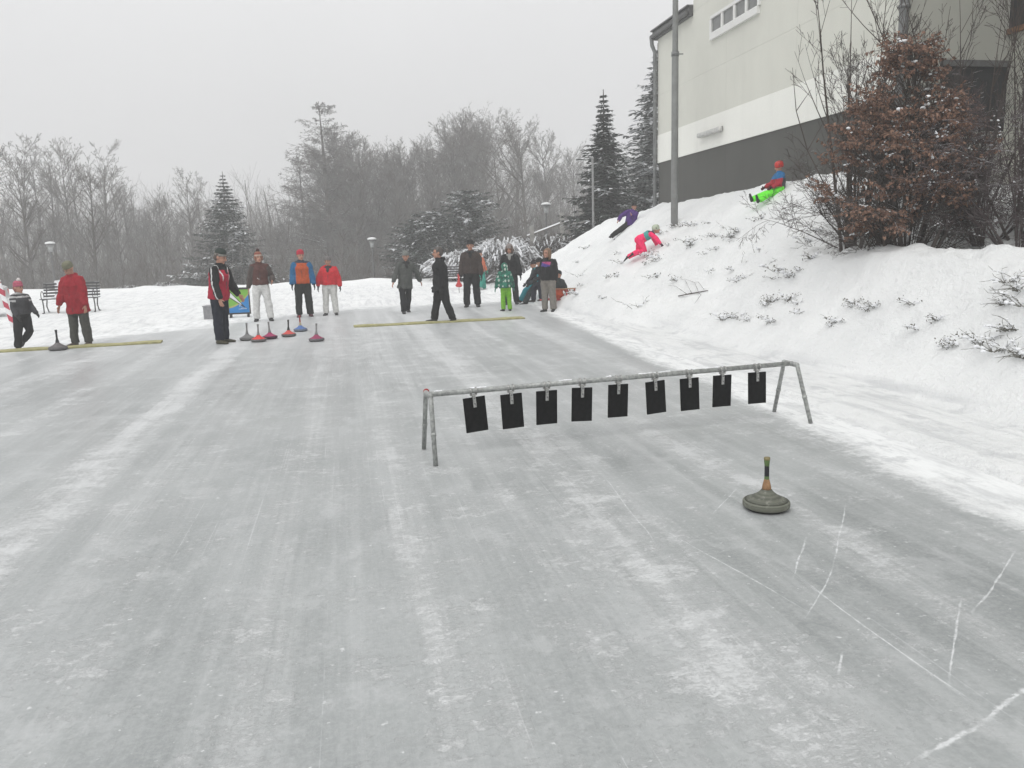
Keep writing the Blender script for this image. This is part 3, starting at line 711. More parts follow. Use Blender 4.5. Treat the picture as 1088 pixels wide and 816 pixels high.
for px, yt in ((565, 240), (597, 226), (618, 222)):
    b_ = dep(px, yt, 38); fp.append(b_); zb_ = height(b_.x, b_.y)-.2; bm = bmesh.new(); box(bm, (b_.x, b_.y, (b_.z+zb_)/2), (.2, .2, b_.z-zb_), bev=.01); bmobj('post', bm, mat('pale_post', (.34, .33, .31), .8, .2, 5, 0, 0, .4, .8), fe)
bm = bmesh.new(); loft(bm, [fp[0]-Vector((.2, 0, .45)), fp[1]-Vector((0, 0, .45)), fp[2]-Vector((-.4, 0, .45))], [.06]*3, n=8); bmobj('rail', bm, mat('rail_wood', (.22, .2, .18), .8, .2, 5, 0, 0, .4, .5), fe)

# ------------------------------------------------------------------ parked car at the left edge
cp = gnd(0, 338.5); cp.z = height(cp.x, cp.y)
car = empty('parked_car', (cp.x-1.95, cp.y-.35, cp.z-.03), R_(28), label='white parked car with snow on its roof, cut off by the left edge', cat='car')
M_car = mat('white_paint', (.66, .66, .66), .25, .03, 3, 0, 0, .6); M_cg = mat('car_glass', (.03, .035, .04), .08, .1, 3, 0, 0, .7); M_tyre = mat('tyre', (.02, .02, .02), .85)
prof = [(-2.05, .30), (-2.1, .62), (-1.95, .82), (-1.1, .93), (1.85, .96), (2.08, .86), (2.12, .55), (2.05, .30)]
bm = bmesh.new(); rings = []
for yy, k, dz in ((-.86, .97, .0), (-.82, 1, 0), (.82, 1, 0), (.86, .97, 0)): rings.append([bm.verts.new((x*k, yy, z)) for x, z in prof])
for A, B in zip(rings, rings[1:]):
    for k in range(len(A)): bm.faces.new((A[k], A[(k+1) % len(A)], B[(k+1) % len(B)], B[k]))
bm.faces.new(rings[0]); bm.faces.new(rings[-1][::-1]); bmobj('body', bm, M_car, car)
bm = bmesh.new(); gp = [(-1.15, .93), (-.35, 1.40), (1.35, 1.43), (1.88, .96)]; rings = []
for yy, k in ((-.80, 0), (-.66, 1), (.66, 1), (.80, 0)): rings.append([bm.verts.new((x, (yy if z < 1 else yy*.86), z-.0)) for x, z in gp] if 1 else 0)
for A, B in ((rings[0], rings[3]),):
    for k in range(len(A)): bm.faces.new((A[k], A[(k+1) % 4], B[(k+1) % 4], B[k]))
    bm.faces.new(A); bm.faces.new(B[::-1])
bmobj('windows', bm, M_cg, car)
bm = bmesh.new(); box(bm, (.5, 0, 1.44), (1.75, 1.36, .05), bev=.02)
for x0, x1 in ((-1.13, -.36), (.45, .5), (1.84, 1.36)):
    for s_ in (-1, 1): loft(bm, [(x0, s_*.80, .94), (x1, s_*.69, 1.43)], [.035]*2, n=6)
rf = bmobj('roof', bm, M_car, car); bm = bmesh.new(); ell(bm, (.5, 0, 1.46), (.95, .66, .12)); bmobj('snow_cover', bm, SNOW, rf, True)
for x in (-1.3, 1.32):
    for s_ in (-1, 1):
        Mw = Matrix.Translation((x, s_*.80, .32)) @ Matrix.Rotation(pi/2*s_, 4, 'X')
        bm = bmesh.new(); lathe(bm, [(.19, -.09), (.29, -.10), (.32, -.06), (.32, .06), (.29, .10), (.19, .09)], 28, Mw); wh = bmobj('wheel', bm, M_tyre, car)
        bm = bmesh.new(); lathe(bm, [(0, -.07), (.19, -.05), (.19, .07), (0, .085)], 28, Mw); bmobj('rim', bm, M_metal, wh)
for s_ in (-.65, .65):
    bm = bmesh.new(); box(bm, (2.06, s_, .72), (.1, .28, .16), bev=.02); bmobj('tail_light', bm, mat('tail_red', (.4, .02, .02), .3), car)
# ------------------------------------------------------------------ people
def remesh(bm, voxel, smooth=2):
    me = bpy.data.meshes.new('tmp'); bm.to_mesh(me); bm.free(); ob = bpy.data.objects.new('tmp', me); COL.objects.link(ob)
    m = ob.modifiers.new('r', 'REMESH'); m.mode = 'VOXEL'; m.voxel_size = voxel; m.use_smooth_shade = True
    if smooth: s_ = ob.modifiers.new('s', 'SMOOTH'); s_.iterations = smooth; s_.factor = .5
    dg = bpy.context.evaluated_depsgraph_get(); out = bpy.data.meshes.new_from_object(ob.evaluated_get(dg))
    bpy.data.objects.remove(ob); bpy.data.meshes.remove(me)
    return out
def segdist(p, a, b):
    d = b-a; t = max(0, min(1, (p-a).dot(d)/d.dot(d))); return (p-a-d*t).length, t
def skin_mat(): 
    return mat('skin', (.42, .22, .155), .55, .12, 30)
M_skin = skin_mat(); M_lip = mat('lips', (.30, .10, .08), .5); M_eye = mat('eye_dark', (.02, .015, .012), .3); M_brow = mat('brow', (.12, .07, .045), .8)
class P:
    """poses a skeleton; the figure faces -Y, +X is its left side (s=+1)"""
    def __init__(s, H, lean=(0, 0), legs=((0, 3, 2), (0, 3, 2)), arms=((0, 8, 8, 0), (0, 8, 8, 0)), head=(0, 0), headk=1.0, bulk=1.0, base=None, tilt=None, roll=0, hipyaw=0):
        s.H = H; s.k = H/1.75; s.bulk = bulk; k = s.k
        hip = Vector((0, 0, .53*H)); s.side = {}
        tw = Matrix.Rotation(R_(hipyaw), 3, 'Z')
        lr = Matrix.Rotation(R_(lean[0]), 3, 'X') @ Matrix.Rotation(R_(lean[1]), 3, 'Y')   # lean[0]>0 bends forward
        up = lr @ Vector((0, 0, 1)); s.up = up; s.lr = lr
        s.hip = hip; s.waist = hip+up*.10*H+Vector((0, .01, 0))*k; s.chest = hip+up*.21*H; s.neck = hip+up*.305*H; s.J = {}
        s.legs = []
        for sd, (f, o, kb) in zip((-1, 1), legs):
            h = hip+Vector((sd*.052*H, 0, -.01*H))
            d1 = Vector((sd*sin(R_(o)), -sin(R_(f))*cos(R_(o)), -cos(R_(f))*cos(R_(o))))
            g_ = f-kb; d2 = Vector((sd*sin(R_(o))*.6, -sin(R_(g_)), -cos(R_(g_)))).normalized()
            kn = h+d1*.245*H; an = kn+d2*.235*H
            foot = Vector((sd*.18, -1, 0)).normalized()
            if abs(g_) > 35: foot = (d2*(.25 if g_ > 0 else .9)+Vector((0, 0 if g_ > 0 else 0, 1 if g_ > 0 else -.5))).normalized()
            elif g_ < -14: foot = (foot+Vector((0, 0, -.55))).normalized()
            s.legs.append((h, kn, an, foot, d2))
        s.arms = []
        for sd, (f, o, e, t_) in zip((-1, 1), arms):
            sh = s.neck+lr @ Vector((sd*.100*H, .005, -.045*H))
            d1 = Vector((sd*sin(R_(o)), -sin(R_(f))*cos(R_(o)), -cos(R_(f))*cos(R_(o))))
            g_ = f+e; d2 = Vector((sd*sin(R_(o-t_)), -sin(R_(g_)), -cos(R_(g_)))).normalized()
            el = sh+d1*.165*H; wr = el+d2*.145*H
            s.arms.append((sh, el, wr, d2, sd))
        hm_ = Matrix.Rotation(R_(head[0]), 3, 'Z') @ Matrix.Rotation(R_(head[1]), 3, 'X')
        s.hk = H/7.5/.235*headk*1.10; s.hm = hm_
        s.hc = s.neck+(up*.6+Vector((0, -.12, .4))*1.0).normalized()*(.030*H+.090*s.hk)
        # drop so that the lowest support touches z=0
        if base is None:
            low = min(min((an.z-.055*k) for (_, _, an, _, _) in s.legs), min(kn.z-.06*k for (_, kn, _, _, _) in s.legs), hip.z-.10*k)
        else: low = base*k
        off = Vector((0, 0, -low))
        s.T = (tilt or Matrix.Identity(3))
        mv = lambda p: s.T @ (p+off)
        s.hip, s.waist, s.chest, s.neck, s.hc = map(mv, (s.hip, s.waist, s.chest, s.neck, s.hc))
        s.legs = [(mv(a), mv(b), mv(c), s.T @ d, s.T @ e) for a, b, c, d, e in s.legs]
        s.arms = [(mv(a), mv(b), mv(c), s.T @ d, e) for a, b, c, d, e in s.arms]
        s.hm = s.T @ Matrix.Rotation(R_(roll), 3, 'Y') @ s.hm; s.lr = s.T @ s.lr; s.up = s.T @ s.up; s.X = s.lr @ Vector((1, 0, 0)); s.F = s.lr @ Vector((0, -1, 0))
    def HL(s, x, y, z): return s.hc+s.hm @ (Vector((x, y, z))*s.hk)
    def hand(s, bm, arm, inf=0.0):
        sh, el, wr, d, sd = arm; k = s.k*1.02
        X = s.F-d*s.F.dot(d); X.normalize(); Nn = d.cross(X)*sd      # X: towards the thumb side
        inward = -s.X*sd; inward = (inward-d*inward.dot(d)).normalized()
        pc = wr+d*.045*k
        loft(bm, [wr-d*.02*k, wr+d*.01*k, wr+d*.05*k, wr+d*.088*k], [(.024*k+inf, .019*k+inf), (.026*k+inf, .018*k+inf), (.040*k+inf, .016*k+inf), (.038*k+inf, .014*k+inf)], X, 10)
        for i, (o, L) in enumerate(((.030, .070), (.010, .080), (-.011, .074), (-.031, .058))):
            b = wr+d*.080*k+X*o*k; d1 = (d+X*o*2.2+inward*.12).normalized(); m_ = b+d1*L*.55*k; d2 = (d1+inward*.55).normalized(); e = m_+d2*L*.5*k
            loft(bm, [b, m_, e], [.0092*k+inf*.5, .0085*k+inf*.5, .0072*k+inf*.5], X, 8)
        b = wr+d*.03*k+X*.028*k; m_ = b+(d*.55+X*.75+inward*.2).normalized()*.036*k; e = m_+(d*.9+X*.25+inward*.3).normalized()*.032*k
        loft(bm, [b, m_, e], [.0125*k+inf*.5, .0108*k+inf*.5, .009*k+inf*.5], X, 8)
    def body(s, name_mats=None):
        k = s.k; bm = bmesh.new(); H = s.H
        loft(bm, [s.hip-s.up*.05*H, s.hip, s.waist, s.chest, s.neck-s.up*.03*H, s.neck], [(.085*k, .07*k), (.15*k, .10*k), (.125*k, .09*k), (.15*k, .10*k), (.12*k, .07*k), (.06*k, .06*k)], s.X, 16)
        loft(bm, [s.neck-s.up*.03*H, s.hc-s.hm @ Vector((0, -.01, .05))*s.hk], [.055*k, .052*s.hk], s.X, 14)
        Rm = s.hm
        ell(bm, s.HL(0, .012, .025), tuple(q*s.hk for q in (.076, .095, .092)), Rm, 20); ell(bm, s.HL(0, -.022, -.045), tuple(q*s.hk for q in (.058, .068, .066)), Rm, 16)
        loft(bm, [s.HL(0, -.088, .012), s.HL(0, -.104, -.012), s.HL(0, -.108, -.026)], [(.009*s.hk, .008*s.hk), (.012*s.hk, .012*s.hk), (.016*s.hk, .011*s.hk)], Rm @ Vector((1, 0, 0)), 8)
        ell(bm, s.HL(0, -.083, -.054), (.024*s.hk, .012*s.hk, .010*s.hk), Rm, 10); ell(bm, s.HL(0, -.075, -.094), (.022*s.hk, .018*s.hk, .016*s.hk), Rm, 10)
        for sd in (-1, 1):
            ell(bm, s.HL(sd*.079, .010, -.008), (.010*s.hk, .020*s.hk, .032*s.hk), Rm, 10); ell(bm, s.HL(sd*.030, -.075, .030), (.026*s.hk, .014*s.hk, .009*s.hk), Rm, 8)
        for h, kn, an, ft, d2 in s.legs:
            loft(bm, [h, h.lerp(kn, .5), kn, kn.lerp(an, .35), an], [.078*k, .066*k, .05*k, .046*k, .028*k], s.X, 12)
            loft(bm, [an-ft*.02*k+d2*.018*k, an+ft*.08*k+d2*.027*k, an+ft*.13*k+d2*.032*k], [.020*k, .018*k, .012*k], s.X, 10)
        for a in s.arms:
            loft(bm, [a[0], a[0].lerp(a[1], .5), a[1], a[2]], [.046*k, .042*k, .036*k, .025*k], s.F, 10); s.hand(bm, a)
        me = remesh(bm, .0095 if s.H > 1.4 else .008, 2)
        return me
    def torso_dist(s, p): return segdist(p, s.hip, s.neck)[0]

def noisy(me, amp, sc_, seed=0.0):
    n = len(me.vertices); co_ = np.empty(n*3, dtype=np.float32); no = np.empty(n*3, dtype=np.float32)
    me.vertices.foreach_get('co', co_); me.vertices.foreach_get('normal', no); co_ = co_.reshape(-1, 3); no = no.reshape(-1, 3)
    d = np.array([N3(Vector((float(x)*sc_+seed, float(y)*sc_, float(z)*sc_*.7))) for x, y, z in co_])
    me.vertices.foreach_set('co', (co_+no*(d*amp)[:, None]).ravel()); me.update()
def paint(me, fn):
    mi = np.zeros(len(me.polygons), dtype=np.int32)
    for i, p in enumerate(me.polygons): mi[i] = fn(Vector(p.center))
    me.polygons.foreach_set('material_index', mi)

def cloth(c, name=None, var=.14):
    return mat(name or 'cloth_%02x%02x%02x' % tuple(int(q*255) for q in c), c, .85, var, 18, 0, .004, .2)
def person(loc, rz, pose, label, jacket=None, hem=.06, jfn=None, jmats=None, trousers=(.02, .02, .022), flare=1.0, boots=(.02, .02, .02), gloves=None, hat=None, hair=None, hood=None, scarf=None, group='people out on the ice and the snow bank', pants_len=1.0, collar=True, tmats=None, tfn=None):
    s = pose; k = s.k; H = s.H; B = s.bulk
    me = s.body(); me.materials.clear()
    def bfn(p):
        q = s.hm.transposed() @ (p-s.hc)/s.hk
        if abs(q.x) < .024 and -.062 < q.z < -.047 and q.y < -.07: return 1
        if .010 < abs(q.x) < .047 and .024 < q.z < .036 and q.y < -.07: return 2
        return 0
    paint(me, bfn); o = link('person', me, None, [M_skin, M_lip, M_brow]); o.location = loc; o.rotation_euler = (0, 0, rz)
    tag(o, label, 'person', group)
    bm = bmesh.new()
    for sd in (-1, 1): 
        ell(bm, s.HL(sd*.030, -.0845, .010), (.014*s.hk, .008*s.hk, .007*s.hk), s.hm, 8)
    bmobj('eyes', bm, M_eye, o, True)
    # trousers
    bm = bmesh.new(); tk = k*flare*min(B, 1.12)
    loft(bm, [s.hip-s.up*.035*H, s.hip, s.waist], [(.14*tk, .115*tk), (.175*tk, .132*tk), (.150*tk, .118*tk)], s.X, 18)
    for h, kn, an, ft, d2 in s.legs:
        e = kn.lerp(an, .98*pants_len)
        loft(bm, [h+s.up*.02*H, h.lerp(kn, .45), kn, kn.lerp(e, .5), e], [(.100*tk, .108*tk), (.094*tk, .10*tk), .080*tk, .077*tk, .074*tk], s.X, 14, flat1=True)
    me = remesh(bm, .0125, 2); noisy(me, .016*k, 9, 3); noisy(me, .008*k, 24, 5)
    if tfn: paint(me, lambda p: tfn(s, p))
    link('trousers', me, o, tmats or [cloth(trousers)])
    # boots
    for h, kn, an, ft, d2 in s.legs:
        bm = bmesh.new(); dn = d2
        loft(bm, [an-d2*.07*k, an, an+d2*.03*k], [.058*k, .058*k, .054*k], s.X, 12)
        loft(bm, [an-ft*.045*k+d2*.025*k, an+ft*.03*k+d2*.022*k, an+ft*.11*k+d2*.030*k, an+ft*.185*k+d2*.036*k], [(.046*k, .036*k), (.052*k, .040*k), (.052*k, .032*k), (.038*k, .024*k)], s.X, 12)
        me = remesh(bm, .011, 1); bo_ = link('boot', me, o, [mat('boot_%02x%02x' % (int(boots[0]*255), int(boots[2]*255)), boots, .6, .15, 30)])
        bm = bmesh.new(); loft(bm, [an-ft*.05*k+d2*.053*k, an+ft*.06*k+d2*.056*k, an+ft*.185*k+d2*.055*k], [(.044*k, .009*k), (.052*k, .009*k), (.038*k, .009*k)], s.X, 12); bmobj('sole', bm, mat('sole_rubber', (.03, .03, .03), .7), bo_)
    # jacket
    if jacket is not None or jmats:
        bm = bmesh.new(); hemp = s.hip-s.up*hem*H; j = k*B*1.05
        fl = 1.0+max(0, hem-.05)*1.1
        loft(bm, [hemp, s.hip, s.waist, s.chest, s.neck-s.up*.045*H, s.neck-s.up*.012*H], [(.192*j*fl, .150*j*fl), (.192*j, .150*j), (.178*j, .142*j), (.184*j, .146*j), (.118*j, .112*j), (.072*j, .078*j)], s.X, 20, flat0=True)
        for sh, el, wr, d, sd in s.arms:
            loft(bm, [sh-s.X*sd*.07*k+s.up*.028*k, sh-s.X*sd*.015*k+s.up*.004*k, sh.lerp(el, .3), sh.lerp(el, .7), el, el.lerp(wr, .5), wr-d*.0*k], [.060*j, .078*j, .076*j, .072*j, .068*j, .062*j, .048*j], s.F, 12, flat1=True)
        if collar: loft(bm, [s.neck-s.up*.03*H, s.neck+(s.hc-s.neck)*.30], [(.092*k, .088*k), (.070*s.hk, .072*s.hk)], s.X, 14, flat1=True)
        if hood:
            cb = s.neck-s.F*.07*k; loft(bm, [cb-s.X*.08*k+s.up*.01, cb-s.F*.035*k, cb+s.X*.08*k+s.up*.01], [.045*k, .062*k, .045*k], s.up, 12)
        me = remesh(bm, .0125, 2); noisy(me, .024*k, 7, 7); noisy(me, .010*k, 22, 2)
        if jfn: paint(me, lambda p: jfn(s, p))
        jo = link('jacket', me, o, [cloth(c) if isinstance(c, tuple) else c for c in (jmats or [jacket])])
        bm = bmesh.new(); pts = []
        for i in range(9):
            c_ = hemp.lerp(s.neck-s.up*.02*H, i/8.5); t_ = i/8; ry = (.139 if t_ < .75 else .115)*j*(fl if t_ < .2 else 1)
            pts.append(c_+s.F*(ry+.002))
        loft(bm, pts, [.0045*k]*9, s.X, 6); bmobj('zip', bm, mat('zip_dark', (.03, .03, .03), .5), jo)
    if gloves is not None:
        bm = bmesh.new()
        for a in s.arms:
            b2_ = bmesh.new(); s.hand(b2_, a, .0055*k); d = a[3]; loft(b2_, [a[2]-d*.035*k, a[2]+d*.012*k], [.036*k, .033*k], s.F, 10)
            me = remesh(b2_, .0085, 1); link('glove', me, o, [cloth(gloves)])
        bm.free()
    if scarf:
        bm = bmesh.new(); c_ = s.neck-s.up*.015*k
        pts = [c_+s.X*cos(a)*.085*k-s.F*(-sin(a))*.080*k*-1+s.up*.01*sin(a*3) for a in [2*pi*q/12 for q in range(12)]]; pts.append(pts[0])
        loft(bm, pts, [.038*k]*13, s.up, 10); loft(bm, [c_+s.F*.09*k-s.up*.02*k, c_+s.F*.15*k-s.up*.09*k, c_+s.F*.165*k-s.up*.15*k], [(.055*k, .025*k), (.05*k, .02*k), (.025*k, .012*k)], s.X, 12)
        me = remesh(bm, .011, 2); link('scarf', me, o, [cloth(scarf)])
    if hair:
        hc_, ln = hair; bm = bmesh.new()
        ell(bm, s.HL(0, .022, .040), tuple(q*s.hk for q in (.085, .098, .092)), s.hm, 18)
        loft(bm, [s.HL(0, .05, .02), s.HL(0, .06, -.05), s.HL(0, .055, -.05-ln)], [(.08*s.hk, .06*s.hk), (.078*s.hk, .05*s.hk), (.06*s.hk, .035*s.hk)], s.hm @ Vector((1, 0, 0)), 14)
        if ln > .03:
            for sd in (-1, 1): loft(bm, [s.HL(sd*.06, .0, .075), s.HL(sd*.088, -.01, .02), s.HL(sd*.090, .0, -.06), s.HL(sd*.07, .01, -.05-ln)], [(.03*s.hk, .05*s.hk), (.022*s.hk, .055*s.hk), (.024*s.hk, .055*s.hk), (.02*s.hk, .04*s.hk)], s.hm @ Vector((1, 0, 0)), 12)
        b_ = remesh(bm, .010, 2)
        # keep the face free: pull vertices in front of it back under the skin
        for v in b_.vertices:
            q = s.hm.transposed() @ (v.co-s.hc)/s.hk
            if q.y < -.035 and q.z < .072 and abs(q.x) < .066: v.co = s.hc+s.hm @ (Vector((q.x*.8, -.02, q.z))*s.hk)
        noisy(b_, .008*k, 30, 1); link('hair', b_, o, [mat('hair_%02x%02x' % (int(hc_[0]*255), int(hc_[2]*255)), hc_, .6, .3, 60)])
    if hat:
        kind, cols = hat[0], hat[1:]; bm = bmesh.new(); Mh = Matrix.Translation(s.HL(0, .012, .0)) @ (s.hm @ Matrix.Rotation(R_(-8), 3, 'X')).to_4x4() @ Matrix.Diagonal((s.hk*.94, s.hk*1.12, s.hk, 1))
        cm = [cloth(c) for c in cols]
        if kind == 'helmet':
            lathe(bm, [(.0, -.02), (.088, -.025), (.099, .01), (.102, .045), (.097, .085), (.080, .120), (.05, .142), (0, .150)], 24, Mh); ho = bmobj('helmet', bm, mat('helm_%02x%02x' % (int(cols[0][0]*255), int(cols[0][1]*255)), cols[0], .25, .1, 20), o)
            bm = bmesh.new(); loft(bm, [s.HL(sx_*.045*2, -.06+abs(sx_)*.05, .038) for sx_ in (-1, -.5, 0, .5, 1)], [(.016*s.hk)]*5, s.hm @ Vector((0, 0, 1)), 8); bmobj('goggle_strap', bm, mat('strap', (.03, .03, .03), .5), ho, True)
        else:
            br = len(cols) > 1
            lathe(bm, [(.0, .022), (.083, .018, 1 if br else 0), (.091, .022, 1 if br else 0), (.092, .056, 1 if br else 0), (.087, .060, 0), (.090, .075, 0), (.083, .105, 2 if len(cols) > 2 else 0), (.062, .132, 0), (.03, .147, 0), (0, .150, 0)], 24, Mh)
            ho = bmobj('hat', bm, cm, o)
            if kind == 'bobble':
                bm = bmesh.new(); c_ = s.HL(0, .0, .165); ell(bm, c_, (.038*s.hk,)*3, None, 12)
                for v in bm.verts: v.co += (v.co-c_)*random.uniform(-.12, .22)
                bmobj('bobble', bm, cm[-1], ho, True)
            if kind == 'flap':
                for sd in (-1, 1):
                    bm = bmesh.new(); loft(bm, [s.HL(sd*.085, .0, .03), s.HL(sd*.084, -.01, -.03), s.HL(sd*.07, -.02, -.085)], [(.045*s.hk, .010), (.035*s.hk, .010), (.012*s.hk, .008)], s.hm @ Vector((0, 1, 0)), 10); bmobj('ear_flap', bm, cm[0], ho, True)
                bm = bmesh.new(); c_ = s.HL(0, .0, .168); ell(bm, c_, (.040*s.hk,)*3, None, 12)
                for v in bm.verts: v.co += (v.co-c_)*random.uniform(-.12, .22)
                bmobj('bobble', bm, cm[-1], ho, True)
    return o
def at(px, py): 
    p = gnd(px, py); z = height(p.x, p.y); p.z = max(z, 0) if z > -.03 else .0; return p
def hof(py_top, px, p): return dep(px, py_top, p.y).z-p.z          # real height of something standing at p
def near_arm(s, p, side=None):
    best = 9
    for a in s.arms:
        if side is not None and a[4] != side: continue
        best = min(best, segdist(p, a[0].lerp(a[1], .12), a[1])[0], segdist(p, a[1], a[2])[0])
    return best
def sleeve(s, p): 
    tor = abs((p-s.chest).dot(s.X)); return near_arm(s, p) < .092*s.k*s.bulk and tor > .130*s.k*s.bulk
# 1 child at the left
p = at(28, 371); H = hof(299, 28, p)
def f1(s, p): return 1 if (p-s.chest).dot(s.up) > -.02 and (sleeve(s, p) or (p-s.chest).dot(s.up) > .03) and int((p.z)*30) % 2 else 0
def t1(s, p): return 0
person(p, R_(62), P(H, legs=((-6, 4, 4), (8, 4, 62)), arms=((8, 10, 30, 10), (10, 12, 40, 10)), head=(10, 8), headk=1.12, bulk=1.08), 'child in pink bobble hat, striped sleeves and black dungarees at the left edge', jmats=[(.05, .05, .055), (.42, .42, .42)], jfn=f1, hem=-.02, trousers=(.016, .016, .018), boots=(.03, .03, .03), gloves=(.03, .03, .03), hat=('bobble', (.42, .10, .15), (.36, .09, .14), (.36, .09, .13), (.65, .6, .6)), hair=((.3, .12, .1), .03), flare=1.12)
# 2 red coat
p = at(87, 367); H = hof(276.5, 87, p)
person(p, R_(-8), P(H*1.0, lean=(10, 0), legs=((2, 4, 2), (-2, 4, 2)), arms=((4, 12, 12, 2), (2, 12, 10, 2)), head=(-12, 34), bulk=1.13), 'man in a long bright red coat and olive hat looking down at the left mat', jacket=(.29, .012, .022), hem=.125, hood=True, trousers=(.065, .065, .058), boots=(.06, .045, .035), hat=('beanie', (.16, .16, .11)), flare=1.0)
# 3 red and black jacket man
p = at(237, 364.5); H = hof(263.5, 237, p)
def f3(s, p):
    q = p-s.chest; f = q.dot(s.F); x = q.dot(s.X); z = q.dot(s.up); k = s.k
    if sleeve(s, p):
        for a in s.arms:
            for u, v in ((a[0], a[1]), (a[1], a[2])):
                dd, t_ = segdist(p, u, v)
                if dd < .095*k:
                    o_ = (p-u.lerp(v, t_)); 
                    if abs(o_.dot(s.X.cross(v-u).normalized())) < .011*k and o_.dot(s.X)*a[4] > .02*k: return 2
        return 1
    if abs(abs(x)-(.105*k+z*.2)) < .011 and z > -.10: return 2
    if z > .10*k or abs(x) < .03 and z > .03: return 1
    return 0
person(p, R_(74), P(H, lean=(9, 0), legs=((3, 3, 3), (-1, 3, 3)), arms=((6, 10, 14, 6), (10, 10, 26, 4)), head=(6, 20), bulk=1.08), 'man in red and black ski jacket with white piping left of the stocks', jmats=[(.36, .015, .04), (.013, .013, .014), (.62, .62, .62)], jfn=f3, hem=.055, trousers=(.012, .015, .026), boots=(.045, .04, .02), hat=('beanie', (.035, .045, .04), (.25, .24, .22)), hair=((.08, .06, .05), .0), flare=.98)
# 4 brown jacket, white trousers
p = at(280, 341); H = hof(267, 278, p)
person(p, R_(18), P(H, lean=(-2, 0), legs=((0, 6, 3), (5, 8, 6)), arms=((-8, 12, 4, 0), (-10, 26, 75, 30)), head=(14, -2), bulk=1.02), 'man in brown pullover, white trousers and bobble hat behind the ice stocks', jmats=[(.085, .035, .03), (.07, .055, .05)], jfn=lambda s, p: 1 if sleeve(s, p) else 0, hem=.0, collar=True, trousers=(.60, .60, .59), boots=(.018, .018, .018), hat=('flap', (.30, .15, .10), (.42, .33, .28), (.2, .05, .04), (.05, .02, .02)), hair=((.10, .05, .03), .0), flare=1.12)
# 5 blue and orange
p = at(324, 336.5); H = hof(265, 322, p)
person(p, R_(14), P(H, legs=((2, 4, 3), (-2, 5, 3)), arms=((6, 12, 18, 6), (2, 14, 16, 4)), head=(16, 4), bulk=1.14), 'man in blue and orange jacket with red hat, standing between the white trousered pair', jmats=[(.42, .075, .02), (.02, .12, .26), (.03, .04, .06)], jfn=lambda s, p: 1 if (near_arm(s, p) < .095*s.k*s.bulk and abs((p-s.chest).dot(s.X)) > .10) else (2 if (p-s.neck).dot(s.up) > -.04 else 0), hem=.02, trousers=(.022, .024, .022), boots=(.07, .02, .03), gloves=(.015, .015, .02), hat=('beanie', (.42, .025, .05)), flare=1.05)
# 6 red jacket
p = at(352, 334.8); H = hof(272, 350, p)
person(p, R_(4), P(H, legs=((1, 5, 2), (-1, 5, 2)), arms=((0, 24, 14, 18), (0, 22, 12, 14)), head=(-8, 2), bulk=1.16), 'woman in short bright red jacket and white trousers with grey hat', jacket=(.52, .02, .03), hem=.005, trousers=(.58, .58, .56), boots=(.03, .03, .03), gloves=(.03, .03, .035), hat=('beanie', (.16, .15, .15)), scarf=(.04, .035, .035), flare=1.06)
# 7 grey coat walking
p = at(432, 332.5); H = hof(265.5, 430, p)
person(p, R_(22), P(H, lean=(2, 4), legs=((14, 3, 2), (-14, 2, 14)), arms=((10, 26, 8, 2), (-16, 32, 6, 4)), head=(-20, 10), bulk=1.03), 'woman in grey winter coat and grey hat striding with arms out', jacket=(.075, .08, .075), hem=.115, hood=True, trousers=(.018, .018, .018), boots=(.025, .025, .025), hat=('beanie', (.17, .18, .17)), scarf=(.03, .03, .03), flare=1.0)
# 8 black coat
p = at(470, 342); H = hof(260.5, 467, p)
person(p, R_(-72), P(H, lean=(2, 0), legs=((12, 2, 2), (-12, 2, 8)), arms=((2, 8, 14, 4), (-2, 8, 10, 4)), head=(-8, 6), bulk=1.10), 'bareheaded man in black hooded coat stepping left on the yellow mat', jacket=(.012, .012, .013), hem=.095, hood=True, trousers=(.014, .014, .014), boots=(.014, .014, .014), gloves=(.02, .02, .02), hair=((.075, .065, .06), .0), flare=1.05)
# 9 brown jacket man
p = at(502, 326); H = hof(254.5, 500, p)
person(p, R_(0), P(H, legs=((1, 4.5, 2), (-1, 4.5, 2)), arms=((2, 11, 10, 3), (2, 11, 10, 3)), head=(-3, 2), bulk=1.13), 'tall man in dark brown jacket facing the camera between black coat and green child', jacket=(.045, .032, .028), hem=.02, trousers=(.014, .014, .014), boots=(.018, .018, .018), gloves=(.02, .02, .02), hat=('beanie', (.02, .02, .022)), scarf=(.015, .015, .015), flare=1.06)
# 10 woman with scarf
p = at(543, 323.5); H = hof(259, 538, p)
person(p, R_(-4), P(H, legs=((2, 3, 2), (-4, 6, 3)), arms=((2, 14, 16, 6), (2, 16, 14, 6)), head=(-8, 12), bulk=1.14), 'woman in black jacket with pale scarf and hat standing behind the green child', jacket=(.014, .014, .015), hem=.03, trousers=(.016, .016, .018), boots=(.02, .02, .02), gloves=(.02, .02, .02), hat=('beanie', (.24, .21, .2)), scarf=(.25, .25, .24), hair=((.12, .08, .06), .05))
